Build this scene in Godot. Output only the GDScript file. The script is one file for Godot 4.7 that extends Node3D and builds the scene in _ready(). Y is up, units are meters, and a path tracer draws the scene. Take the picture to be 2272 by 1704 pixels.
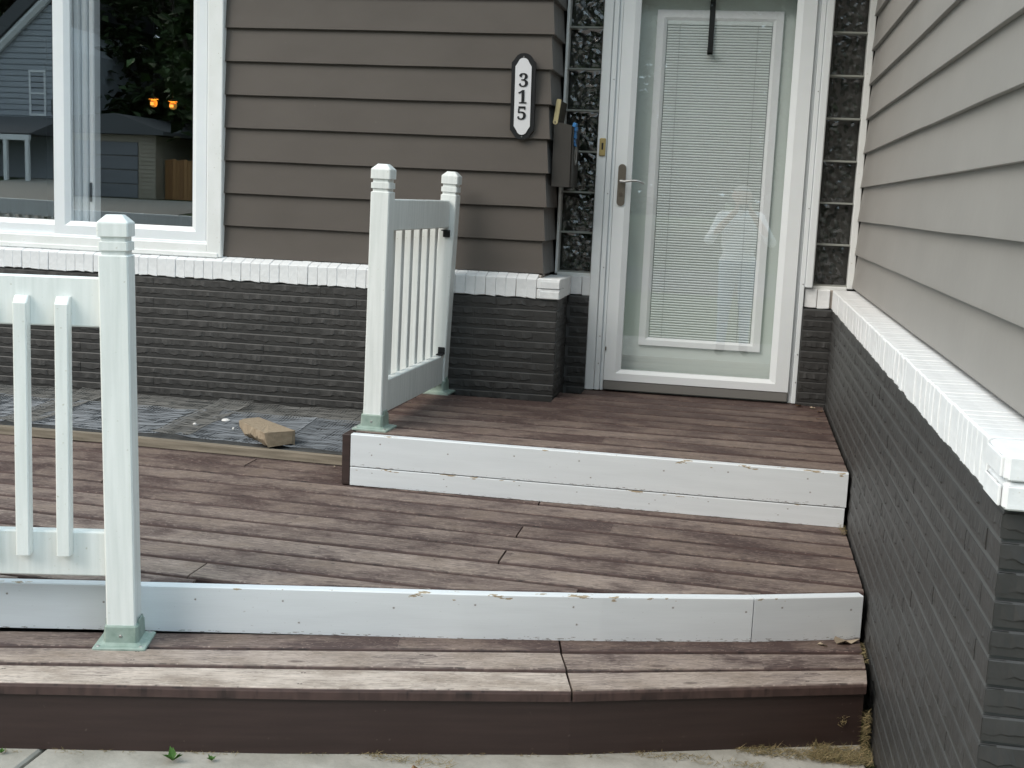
extends Node3D

# ---------------------------------------------------------------- helpers
var rng := RandomNumberGenerator.new()
var M := {}

func nst() -> SurfaceTool:
	var s := SurfaceTool.new()
	s.begin(Mesh.PRIMITIVE_TRIANGLES)
	return s

func tri(st: SurfaceTool, a: Vector3, b: Vector3, c: Vector3, inside: Vector3, ua := Vector2.ZERO, ub := Vector2.ZERO, uc := Vector2.ZERO) -> void:
	var n := (c - a).cross(b - a)
	if n.length_squared() < 1e-16:
		return
	if n.dot((a + b + c) / 3.0 - inside) < 0.0:
		var t := b
		b = c
		c = t
		var tu := ub
		ub = uc
		uc = tu
		n = -n
	st.set_normal(n.normalized())
	st.set_uv(ua)
	st.add_vertex(a)
	st.set_uv(ub)
	st.add_vertex(b)
	st.set_uv(uc)
	st.add_vertex(c)

func quad(st: SurfaceTool, a: Vector3, b: Vector3, c: Vector3, d: Vector3, inside: Vector3, ua := Vector2(0, 0), ub := Vector2(1, 0), uc := Vector2(1, 1), ud := Vector2(0, 1)) -> void:
	tri(st, a, b, c, inside, ua, ub, uc)
	tri(st, a, c, d, inside, ua, uc, ud)

func mid(r: PackedVector3Array) -> Vector3:
	var m := Vector3.ZERO
	for p in r:
		m += p
	return m / r.size()

func loft(st: SurfaceTool, rings: Array, us := PackedFloat32Array(), vs := PackedFloat32Array(), caps := true) -> void:
	for i in rings.size() - 1:
		var r0: PackedVector3Array = rings[i]
		var r1: PackedVector3Array = rings[i + 1]
		var ins := (mid(r0) + mid(r1)) * 0.5
		var n := r0.size()
		for k in n:
			var k2 := (k + 1) % n
			var u0 := us[i] if us.size() else 0.0
			var u1 := us[i + 1] if us.size() else 1.0
			var v0 := vs[k] if vs.size() else 0.0
			var v1 := vs[k + 1] if vs.size() else 0.0
			quad(st, r0[k], r0[k2], r1[k2], r1[k], ins, Vector2(u0, v0), Vector2(u0, v1), Vector2(u1, v1), Vector2(u1, v0))
	if caps:
		var n2 := rings.size()
		for e in [0, n2 - 1]:
			var r: PackedVector3Array = rings[e]
			var o := mid(rings[1] if e == 0 else rings[n2 - 2])
			var m := mid(r)
			var u := us[e] if us.size() else 0.0
			for k in r.size():
				var k2 := (k + 1) % r.size()
				tri(st, m, r[k], r[k2], o, Vector2(u, (vs[0] + vs[k]) * 0.5 if vs.size() else 0.0), Vector2(u, vs[k] if vs.size() else 0.0), Vector2(u, vs[k + 1] if vs.size() else 0.0))

# chamfered box, size s centred on xf
func cbox(st: SurfaceTool, at: Vector3, s: Vector3, c := 0.004, turn := Basis()) -> void:
	c = minf(c, minf(s.x, minf(s.y, s.z)) * 0.45)
	var h := s * 0.5
	var rings := []
	for st2 in [[-h.y, c], [-h.y + c, 0.0], [h.y - c, 0.0], [h.y, c]]:
		var y: float = st2[0]
		var i: float = st2[1]
		var x := h.x - i
		var z := h.z - i
		var r := PackedVector3Array()
		for p in [Vector2(x - c, z), Vector2(x, z - c), Vector2(x, -z + c), Vector2(x - c, -z), Vector2(-x + c, -z), Vector2(-x, -z + c), Vector2(-x, z - c), Vector2(-x + c, z)]:
			r.append(at + turn * Vector3(p.x, y, p.y))
		rings.append(r)
	loft(st, rings)

func xbox(st: SurfaceTool, x0: float, x1: float, y0: float, y1: float, z0: float, z1: float, c := 0.003) -> void:
	cbox(st, Vector3((x0 + x1) * 0.5, (y0 + y1) * 0.5, (z0 + z1) * 0.5), Vector3(absf(x1 - x0), absf(y1 - y0), absf(z1 - z0)), c)

func tube(st: SurfaceTool, pts: Array, rad: Array, sides := 10) -> void:
	var rings := []
	for i in pts.size():
		var p: Vector3 = pts[i]
		var d: Vector3 = ((pts[mini(i + 1, pts.size() - 1)] as Vector3) - (pts[maxi(i - 1, 0)] as Vector3)).normalized()
		var a := d.cross(Vector3.UP if absf(d.y) < 0.9 else Vector3.RIGHT).normalized()
		var b := d.cross(a)
		var r := PackedVector3Array()
		for k in sides:
			var t := TAU * k / sides
			r.append(p + (a * cos(t) + b * sin(t)) * float(rad[i]))
		rings.append(r)
	loft(st, rings)

# prism of a 2D outline in x,y, from z0 to z1
func prism(st: SurfaceTool, poly: PackedVector2Array, z0: float, z1: float) -> void:
	var r0 := PackedVector3Array()
	var r1 := PackedVector3Array()
	for p in poly:
		r0.append(Vector3(p.x, p.y, z0))
		r1.append(Vector3(p.x, p.y, z1))
	loft(st, [r0, r1])

# a frame of four mitred rails round an opening; bevel slopes inwards from the face
func frame4(st: SurfaceTool, x0: float, x1: float, y0: float, y1: float, w: PackedFloat32Array, zf: float, zb: float, bevel := 0.012) -> void:
	# w = widths left, right, bottom, top
	var o := [Vector2(x0, y0), Vector2(x1, y0), Vector2(x1, y1), Vector2(x0, y1)]
	var i := [Vector2(x0 + w[0], y0 + w[2]), Vector2(x1 - w[1], y0 + w[2]), Vector2(x1 - w[1], y1 - w[3]), Vector2(x0 + w[0], y1 - w[3])]
	for k in 4:
		var k2 := (k + 1) % 4
		var rings := []
		for q in [k, k2]:
			var a: Vector2 = o[q]
			var b: Vector2 = i[q]
			var m := b.lerp(a, 0.32)
			rings.append(PackedVector3Array([Vector3(a.x, a.y, zb), Vector3(a.x, a.y, zf), Vector3(m.x, m.y, zf), Vector3(b.x, b.y, zf - bevel), Vector3(b.x, b.y, zb)]))
		loft(st, rings)

func part(called: String, st: SurfaceTool, m: Material, parent: Node = self, label := "") -> MeshInstance3D:
	return piece(called, st.commit(), m, parent, label)

func piece(called: String, mesh: Mesh, m: Material, parent: Node = self, label := "") -> MeshInstance3D:
	var o := MeshInstance3D.new()
	o.name = fresh(called, parent)
	o.mesh = mesh
	o.material_override = m
	parent.add_child(o, true)
	if label != "":
		o.set_meta("label", label)
	return o

var taken := {}
func fresh(called: String, parent: Node) -> String:
	var key := str(parent.get_instance_id()) + "/" + called
	var n: int = taken.get(key, 0)
	taken[key] = n + 1
	return called if n == 0 else "%s_%03d" % [called, n]

func thing(called: String, label: String, category: String, at := Vector3.ZERO, group := "") -> Node3D:
	var o := Node3D.new()
	o.name = fresh(called, self)
	o.position = at
	add_child(o, true)
	return tag(o, label, category, group)

func tag(o: Node3D, label: String, category := "", group := "", kind := "") -> Node3D:
	if label != "":
		o.set_meta("label", label)
	if category != "":
		o.set_meta("category", category)
	if group != "":
		o.set_meta("group", group)
	if kind != "":
		o.set_meta("kind", kind)
	return o

func mat(col: Color, rough := 0.6, spec := 0.5) -> StandardMaterial3D:
	# col is linear base colour
	var m := StandardMaterial3D.new()
	m.albedo_color = col.linear_to_srgb()
	m.roughness = rough
	m.metallic_specular = spec
	return m

func fn(sd: int, freq: float, oct := 4, type := FastNoiseLite.TYPE_SIMPLEX_SMOOTH) -> FastNoiseLite:
	var n := FastNoiseLite.new()
	n.seed = sd
	n.frequency = freq
	n.noise_type = type
	n.fractal_octaves = oct
	n.fractal_type = FastNoiseLite.FRACTAL_FBM if oct > 1 else FastNoiseLite.FRACTAL_NONE
	return n

func image_tex(w: int, h: int, bytes: PackedByteArray) -> ImageTexture:
	return ImageTexture.create_from_image(Image.create_from_data(w, h, false, Image.FORMAT_RGB8, bytes))

func put(b: PackedByteArray, i: int, c: Color) -> void:
	var s := c.linear_to_srgb()
	b[i] = int(clampf(s.r, 0, 1) * 255.0)
	b[i + 1] = int(clampf(s.g, 0, 1) * 255.0)
	b[i + 2] = int(clampf(s.b, 0, 1) * 255.0)

# tone texture for triplanar use: base colour with low and fine variation, sx/sy stretch
func tone_tex(sd: int, a: Color, b: Color, size: int, fx: float, fy: float, fine: float, spots := 0.0, spot := Color.BLACK) -> ImageTexture:
	var n := fn(sd, 1.0, 4)
	var n2 := fn(sd + 7, 1.0, 2)
	var bytes := PackedByteArray()
	bytes.resize(size * size * 3)
	var r := RandomNumberGenerator.new()
	r.seed = sd
	for y in size:
		for x in size:
			# tileable by blending on a torus-like wrap
			var u := float(x) / size
			var v := float(y) / size
			var t := 0.5 + 0.75 * lerpf(n.get_noise_2d(u * fx, v * fy), n.get_noise_2d((u - 1.0) * fx, v * fy), smoothstep(0.75, 1.0, u))
			t += fine * r.randf_range(-1, 1)
			var c := a.lerp(b, clampf(t, 0, 1))
			if spots > 0.0:
				var s := n2.get_noise_2d(u * 60.0, v * 60.0)
				if s > 1.0 - spots:
					c = c.lerp(spot, clampf((s - 1.0 + spots) * 6.0, 0, 0.8))
			put(bytes, (y * size + x) * 3, c)
	return image_tex(size, size, bytes)

func tri_mat(tex: Texture2D, scale: float, rough := 0.6, spec := 0.5, world := false) -> StandardMaterial3D:
	var m := StandardMaterial3D.new()
	m.albedo_texture = tex
	m.uv1_triplanar = true
	m.uv1_world_triplanar = world
	m.uv1_scale = Vector3.ONE * scale
	m.roughness = rough
	m.metallic_specular = spec
	return m

func bump(m: StandardMaterial3D, sd: int, freq: float, cm: float, oct := 4) -> StandardMaterial3D:
	var t := NoiseTexture2D.new()
	t.width = 512
	t.height = 512
	t.seamless = true
	t.noise = fn(sd, freq, oct)
	m.heightmap_enabled = true
	m.heightmap_texture = t
	m.heightmap_scale = cm
	return m

# half-silvered pane: part mirror, part clear
func pane_mat(mirror: float) -> StandardMaterial3D:
	var im := Image.create(4, 4, false, Image.FORMAT_RGB8)
	im.fill(Color.WHITE)
	var m := StandardMaterial3D.new()
	m.albedo_texture = ImageTexture.create_from_image(im)
	m.albedo_color = Color(1, 1, 1, mirror)
	m.transparency = BaseMaterial3D.TRANSPARENCY_ALPHA
	m.metallic = 1.0
	m.roughness = 0.0
	return m

const WOOD_ROWS := 10
func wood_tex() -> ImageTexture:
	var w := 2048
	var rowh := 72
	var h := rowh * WOOD_ROWS
	var bytes := PackedByteArray()
	bytes.resize(w * h * 3)
	var np := fn(3, 1.0, 4)
	var ng := fn(5, 1.0, 3)
	var nf := fn(9, 1.0, 2)
	var stain := Color(0.060, 0.0345, 0.0300)
	var bare := Color(0.40, 0.33, 0.28)
	var grey := Color(0.20, 0.165, 0.145)
	var r := RandomNumberGenerator.new()
	r.seed = 77
	for row in WOOD_ROWS:
		var wear := lerpf(0.0, 1.0, float(row) / (WOOD_ROWS - 1))
		var knots := []
		for k in 5:
			knots.append(Vector3(r.randf() * 4.0, r.randf_range(0.2, 0.8) * 0.14, r.randf_range(0.006, 0.014)))
		for yy in rowh:
			var v := float(yy) / (rowh - 1)
			var edge := minf(v, 1.0 - v)
			var et := 0.14 * (1.0 - smoothstep(0.02, 0.10, edge))
			var keep := smoothstep(0.026, 0.050, edge + 0.010 * np.get_noise_2d(yy * 3.0, row * 50.0))
			bare = Color(0.275, 0.203, 0.170).lerp(Color(0.55, 0.475, 0.415), pow(float(row) / (WOOD_ROWS - 1), 1.5))
			grey = bare * Color(0.56, 0.53, 0.50)
			for x in w:
				var u := 4.0 * x / w
				var wob := 0.006 * np.get_noise_2d(u * 3.0, row * 9.0)
				var yv := v * 0.14 + wob
				var kd := 0.0
				var crack := absf(ng.get_noise_2d(u * 0.7 + 40.0, v * 13.0 + row * 21.0))
				var fleck := nf.get_noise_2d(u * 30.0 + row * 5.0, v * 90.0)
				for k: Vector3 in knots:
					var dx := absf(u - k.x)
					if dx < 0.12:
						var dd := Vector2(dx * 0.42, v * 0.14 - k.y).length() / k.z
						if dd < 3.0:
							kd = maxf(kd, 1.0 - smoothstep(0.5, 1.3, dd))
							yv += 0.006 * exp(-dd) * signf(v * 0.14 - k.y)
				var g := ng.get_noise_2d(u * 1.1, yv * 150.0 + row * 31.0)
				var f := nf.get_noise_2d(u * 9.0, yv * 620.0 + row * 17.0)
				var p := np.get_noise_2d(u * 2.0 + row * 13.0, v * 0.5 + row * 5.0)
				var q := np.get_noise_2d(u * 5.0 + row * 3.0, v * 0.9 - row * 7.0)
				var t := wear + 0.60 * p + 0.20 * g + 0.24 * f + 0.62 * (1.0 - 0.07 * row) * q - et
				var k2 := smoothstep(-0.05, 0.95, t) * keep * (0.55 + 0.45 * clampf(wear + 0.3, 0, 1))
				var st := stain * (1.0 + 0.22 * g + 0.45 * f)
				var br := bare.lerp(grey, clampf(0.40 + 0.9 * q + 0.5 * p, 0, 1)) * (1.0 + 0.12 * g + 0.34 * f)
				var c := st.lerp(br, k2)
				if kd > 0.0:
					c = c.lerp(Color(0.075, 0.05, 0.042), kd * 0.75)
				if crack < 0.022 and q > -0.12:
					c = c * 0.62
				if fleck > 0.50:
					c = c.lerp(bare * 1.15, 0.55 * keep)
				elif fleck < -0.52:
					c = c * 0.78
				var su := fposmod(u + 0.2, 0.4) - 0.2 - 0.004 * sin(row * 7.0 + floor(u / 0.4) * 3.0)
				var sv := (absf(v - 0.5) - 0.28) * 0.14
				if su * su + sv * sv < 0.0000095:
					c = Color(0.035, 0.027, 0.024)
				if f < -0.5 and g < -0.15:
					c = c * 0.55
				put(bytes, ((row * rowh + yy) * w + x) * 3, c)
	return image_tex(w, h, bytes)

# white painted boards: v 0..0.86 the face from the bottom up, 0.86..1 the top edge; chips and nail heads
func riser_tex() -> ImageTexture:
	var w := 1536
	var h := 160
	var bytes := PackedByteArray()
	bytes.resize(w * h * 3)
	var n := fn(21, 1.0, 4)
	var n2 := fn(22, 1.0, 4)
	var n3 := fn(23, 1.0, 3)
	var r := RandomNumberGenerator.new()
	r.seed = 5
	var nails := []
	for i in 11:
		if i % 3 == 1:
			nails.append(Vector2(0.12 + i * 0.28 + r.randf_range(-0.03, 0.03), r.randf_range(0.2, 0.34)))
		nails.append(Vector2(0.12 + i * 0.28 + r.randf_range(-0.03, 0.03), r.randf_range(0.52, 0.7)))
	var paint := Color(0.70, 0.735, 0.76)
	var tan_wood := Color(0.36, 0.29, 0.20)
	for y in h:
		var v := 1.0 - float(y) / (h - 1)
		for x in w:
			var u := 3.0 * x / w
			var c := paint * (1.0 + 0.05 * n.get_noise_2d(u * 2.0, v * 3.0) + 0.03 * n3.get_noise_2d(u * 6.0, v * 60.0))
			var nearedge := 1.0 - smoothstep(0.0, 0.15, absf(v - 0.885))
			var chip := n2.get_noise_2d(u * 9.0, v * 5.0) + 0.4 * n.get_noise_2d(u * 0.9, 7.0) + 0.5 * n3.get_noise_2d(u * 40.0, v * 24.0) * 0.5
			if nearedge > 0.0 and chip > 0.56 - 0.36 * nearedge + 0.5 * smoothstep(-0.1, 0.3, n.get_noise_2d(u * 0.7, 31.0)):
				c = tan_wood * (1.0 + 0.4 * n3.get_noise_2d(u * 30.0, v * 30.0))
			var foot := 1.0 - smoothstep(0.0, 0.07, v)
			if foot > 0.0 and n2.get_noise_2d(u * 26.0, v * 30.0 + 4.0) > 0.56 - 0.30 * foot + 0.4 * n.get_noise_2d(u * 1.3, 77.0):
				c = c.lerp(Color(0.10, 0.07, 0.055), 0.75)
			if n2.get_noise_2d(u * 40.0 + 9.0, v * 12.0) > 0.66:
				c = c.lerp(Color(0.3, 0.27, 0.25), 0.35)
			for q: Vector2 in nails:
				var dx := absf(u - q.x)
				if dx < 0.01:
					var d := Vector2(dx, (v - q.y) * 0.163).length()
					if d < 0.0019:
						c = Color(0.13, 0.10, 0.09)
					elif d < 0.004:
						c = c.lerp(Color(0.3, 0.27, 0.25), 0.4)
			put(bytes, (y * w + x) * 3, c)
	return image_tex(w, h, bytes)

# a board laid along stations: back and front plan lines, rounded long edges
func board(back: Array, front: Array, top: float, th: float, rad: float, urow: int, uoff: float, usc := 4.0, rows := WOOD_ROWS) -> SurfaceTool:
	var st := nst()
	var rings := []
	var us := PackedFloat32Array()
	var vs := PackedFloat32Array()
	var prof := []   # across 0..1 + metre inset, y
	prof.append([0.0, 0.0, -th, 0.01])
	prof.append([0.0, 0.0, -rad, 0.02])
	prof.append([0.0, rad * 0.3, -rad * 0.3, 0.035])
	prof.append([0.0, rad, 0.0, 0.06])
	prof.append([1.0, -rad, 0.0, 0.94])
	prof.append([1.0, -rad * 0.3, -rad * 0.3, 0.965])
	prof.append([1.0, 0.0, -rad, 0.98])
	prof.append([1.0, 0.0, -th, 0.99])
	for p in prof:
		vs.append((urow + float(p[3])) / rows)
	vs.append((urow + 0.99) / rows)
	var run := 0.0
	for i in back.size():
		var a: Vector2 = back[i]
		var b: Vector2 = front[i]
		if i > 0:
			run += (a - (back[i - 1] as Vector2)).length()
		var d := (b - a).normalized()
		var r := PackedVector3Array()
		for p in prof:
			var q: Vector2 = a.lerp(b, p[0]) + d * float(p[1])
			r.append(Vector3(q.x, top + float(p[2]), q.y))
		rings.append(r)
		us.append((run + uoff) / usc)
	loft(st, rings, us, vs)
	return st

# upright board (riser) along a plan line; front face line given, thickness goes back
func riser(line: Array, y0: float, y1: float, th: float, uoff: float) -> SurfaceTool:
	var st := nst()
	var rings := []
	var us := PackedFloat32Array()
	var c := 0.003
	var run := 0.0
	for i in line.size():
		var a: Vector2 = line[i]
		var t: Vector2 = ((line[mini(i + 1, line.size() - 1)] as Vector2) - (line[maxi(i - 1, 0)] as Vector2)).normalized()
		var nb := Vector2(t.y, -t.x)   # backwards (towards -z for +x runs)
		if i > 0:
			run += (a - (line[i - 1] as Vector2)).length()
		var r := PackedVector3Array()
		for p in [[0.0, y0], [0.0, y1 - c], [c, y1], [th - c, y1], [th, y1 - c], [th, y0]]:
			var q: Vector2 = a + nb * float(p[0])
			r.append(Vector3(q.x, p[1], q.y))
		rings.append(r)
		us.append((run + uoff) / 3.0)
	loft(st, rings, us, PackedFloat32Array([0.995, 0.155, 0.125, 0.02, 0.01, 0.01, 0.01]))
	return st

# one rough-faced brick, centre of its back at the origin, face to +z
func rough_brick(sd: int, L: float, H: float, D: float, rough := true) -> ArrayMesh:
	var st := nst()
	var r := RandomNumberGenerator.new()
	r.seed = sd
	var n := maxi(3, int(L / 0.0105))
	var ns := fn(sd, 1.0, 3)
	var lo := []
	var lip := []
	var top := []
	var bot := []
	for i in n + 1:
		var x := -L * 0.5 + L * i / n
		var k := ns.get_noise_1d(x * 12.0 + sd * 3.1)
		var y := -0.007 + 0.009 * k + 0.005 * ns.get_noise_1d(x * 95.0 + 20.0)
		var pr := maxf(0.0004, 0.0026 + 0.0042 * ns.get_noise_1d(x * 20.0 + 50.0) + 0.0016 * ns.get_noise_1d(x * 120.0)) if rough else 0.0003
		var fade := minf(1.0, minf(i, n - i) * 0.5 + 0.25)
		pr *= fade
		if not rough:
			y = -0.004
		top.append(Vector3(x, H * 0.5 - 0.0040, D))
		lip.append(Vector3(x, y, D + pr))
		lo.append(Vector3(x, y - 0.0035 - 0.003 * absf(k), D + pr * 0.12))
		bot.append(Vector3(x, -H * 0.5, D))
	var ins := Vector3(0, 0, -1.0)
	for i in n:
		quad(st, top[i], top[i + 1], lip[i + 1], lip[i], ins)
		quad(st, lip[i], lip[i + 1], lo[i + 1], lo[i], ins)
		quad(st, lo[i], lo[i + 1], bot[i + 1], bot[i], ins)
	var c := Vector3(0, 0, D * 0.5)
	var hx := L * 0.5
	var hy := H * 0.5
	quad(st, Vector3(-hx, hy - 0.0040, D), Vector3(hx, hy - 0.0040, D), Vector3(hx, hy, D - 0.0028), Vector3(-hx, hy, D - 0.0028), ins)
	quad(st, Vector3(-hx, hy, D - 0.0028), Vector3(hx, hy, D - 0.0028), Vector3(hx, hy, 0), Vector3(-hx, hy, 0), c)
	quad(st, Vector3(-hx, -hy, D), Vector3(hx, -hy, D), Vector3(hx, -hy, 0), Vector3(-hx, -hy, 0), c)
	for s in [-1.0, 1.0]:
		quad(st, Vector3(s * hx, hy - 0.0040, D), Vector3(s * hx, -hy, D), Vector3(s * hx, -hy, 0), Vector3(s * hx, hy, 0), c)
		tri(st, top[0 if s < 0 else n], lip[0 if s < 0 else n], bot[0 if s < 0 else n], Vector3.ZERO)
	return st.commit()

# white rowlock brick, length along z (depth), jagged lower front edge
func ledge_brick(sd: int, w: float, h: float, d: float, rise := 0.0) -> ArrayMesh:
	var st := nst()
	var r := RandomNumberGenerator.new()
	r.seed = sd
	var hx := w * 0.5
	var a := r.randf_range(-0.002, 0.004)
	var b := r.randf_range(-0.002, 0.004)
	var f := r.randf_range(-0.0015, 0.0015)
	var g := f + r.randf_range(-0.003, 0.002)
	var c := 0.004
	var ring := func(x: float, ins: float, j: float) -> PackedVector3Array:
		return PackedVector3Array([Vector3(x, d * rise - ins, -d), Vector3(x, -c * 0.4 - ins, -c + f - ins), Vector3(x, -c - ins - 0.001, f - ins), Vector3(x, -h * 0.55, g - ins), Vector3(x, -h + j + 0.003 + ins, f * 0.5 - ins), Vector3(x, -h + j + ins, -0.006), Vector3(x, -h, -d)])
	loft(st, [ring.call(-hx, 0.0016, a), ring.call(-hx + 0.0025, 0.0, a), ring.call(-hx * 0.2, 0.0, (a + b) * 0.5 + r.randf_range(-0.002, 0.002)), ring.call(hx - 0.0025, 0.0, b), ring.call(hx, 0.0016, b)])
	return st.commit()

func post(st: SurfaceTool, w: float, h: float) -> void:
	# square newel with two grooves and a bevelled cap, base at the origin
	var hw := w * 0.5
	var g := 0.006
	var e := 0.004
	var list := [[0.0, 0.0], [h - 0.112, 0.0], [h - 0.108, -g], [h - 0.098, -g], [h - 0.096, 0.0], [h - 0.074, 0.0], [h - 0.072, -g], [h - 0.060, -g], [h - 0.058, 0.002], [h - 0.024, 0.002], [h - 0.020, 0.001], [h, -0.019]]
	var rings := []
	for q in list:
		var a: float = hw + float(q[1])
		rings.append(PackedVector3Array([Vector3(a - e, q[0], a), Vector3(a, q[0], a - e), Vector3(a, q[0], -a + e), Vector3(a - e, q[0], -a), Vector3(-a + e, q[0], -a), Vector3(-a, q[0], -a + e), Vector3(-a, q[0], a - e), Vector3(-a + e, q[0], a)]))
	loft(st, rings)

func post_base(parent: Node3D, at: Vector3, turn: float, w: float) -> void:
	var st := nst()
	var b := Basis(Vector3.UP, turn)
	var rings := []
	for q in [[0.0, 0.074, 0.004], [0.006, 0.074, 0.004], [0.0085, 0.071, 0.004], [0.010, 0.058, 0.008], [0.016, w * 0.5 + 0.0085, 0.008], [0.060, w * 0.5 + 0.0065, 0.006], [0.064, w * 0.5 + 0.004, 0.005]]:
		var a: float = q[1]
		var e: float = q[2]
		var r := PackedVector3Array()
		for p in [Vector2(a - e, a), Vector2(a, a - e), Vector2(a, -a + e), Vector2(a - e, -a), Vector2(-a + e, -a), Vector2(-a, -a + e), Vector2(-a, a - e), Vector2(-a + e, a)]:
			r.append(at + b * Vector3(p.x, q[0], p.y))
		rings.append(r)
	loft(st, rings)
	# raised corner ear on the right face, as cast
	for s in [-1.0, 1.0]:
		cbox(st, at + b * Vector3(s * (w * 0.5 + 0.005), 0.066, 0), Vector3(0.005, 0.026, w * 0.55), 0.002, b)
	var o := part("post_base", st, M.green, parent, "sea green painted metal post base")
	var sc := nst()
	for p in [Vector3(0.06, 0.0085, 0.06), Vector3(-0.06, 0.0085, 0.06), Vector3(0.06, 0.0085, -0.06), Vector3(-0.06, 0.0085, -0.06)]:
		cbox(sc, at + b * p, Vector3(0.011, 0.006, 0.011), 0.002, b)
	cbox(sc, at + b * Vector3(0, 0.035, w * 0.5 + 0.0075), Vector3(0.009, 0.009, 0.006), 0.002, b)
	part("screw", sc, M.steel, o)

func lap_board(st: SurfaceTool, a: Callable, b: Callable, y0: float, h: float) -> void:
	# a(depth) and b(depth) give the two end points (x,z) for a depth below the butt face
	var rings := []
	var n := 9
	for i in n + 1:
		var jy := rng.randf_range(-0.0011, 0.0011) if i > 0 and i < n else 0.0
		var jd := rng.randf_range(0.0, 0.0018) if i > 0 and i < n else 0.0008
		var r := PackedVector3Array()
		for p in [[0.0, 0.0], [0.0012, 0.0], [0.0205, 1.0], [0.0285, 1.0], [0.0160, 0.0]]:
			var d := float(p[0]) + (jd if float(p[1]) == 0.0 else 0.0)
			var q0: Vector2 = a.call(d)
			var q1: Vector2 = b.call(d)
			var q: Vector2 = q0.lerp(q1, float(i) / n)
			r.append(Vector3(q.x, y0 + jy + h * float(p[1]) + (0.0012 if r.size() == 0 else 0.0), q.y))
		rings.append(r)
	loft(st, rings)

# ---------------------------------------------------------------- scene
func _ready() -> void:
	rng.seed = 12345
	var cam := Camera3D.new()
	cam.name = "view_camera"
	cam.position = Vector3(0.6545, 0.3849, 6.0153)
	cam.rotation = Vector3(-0.1489, 0.1754, 0.0445)
	cam.fov = 34.18
	cam.near = 0.05
	cam.far = 1500.0
	add_child(cam)
	cam.current = true
	var env := Environment.new()
	env.background_mode = Environment.BG_SKY
	var sky := Sky.new()
	var sm := ProceduralSkyMaterial.new()
	sm.sky_top_color = Color(0.85, 0.945, 1.0)
	sm.sky_horizon_color = Color(0.80, 0.88, 0.93)
	sm.sky_curve = 0.2
	sm.ground_bottom_color = Color(0.2, 0.2, 0.18)
	sm.ground_horizon_color = Color(0.45, 0.47, 0.46)
	sm.sun_angle_max = 40.0
	sky.sky_material = sm
	env.sky = sky
	env.background_energy_multiplier = 1.25
	env.tonemap_mode = Environment.TONE_MAPPER_LINEAR
	env.tonemap_exposure = 1.68
	env.sdfgi_enabled = true
	env.ssao_enabled = true
	env.ssil_enabled = true
	var we := WorldEnvironment.new()
	we.name = "sky_environment"
	we.environment = env
	add_child(we)
	var sun := DirectionalLight3D.new()
	sun.name = "sun"
	sun.light_energy = 0.48
	sun.light_color = Color(1.0, 0.98, 0.95)
	sun.light_angular_distance = 40.0
	sun.shadow_enabled = true
	sun.rotation_degrees = Vector3(-42, -48, 0)
	add_child(sun)

	materials()
	grounds()
	build_house()
	porch()
	deck()
	step()
	bed()
	front_railing()
	side_railing()
	small_things()
	photographer()
	across_the_street()

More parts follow.
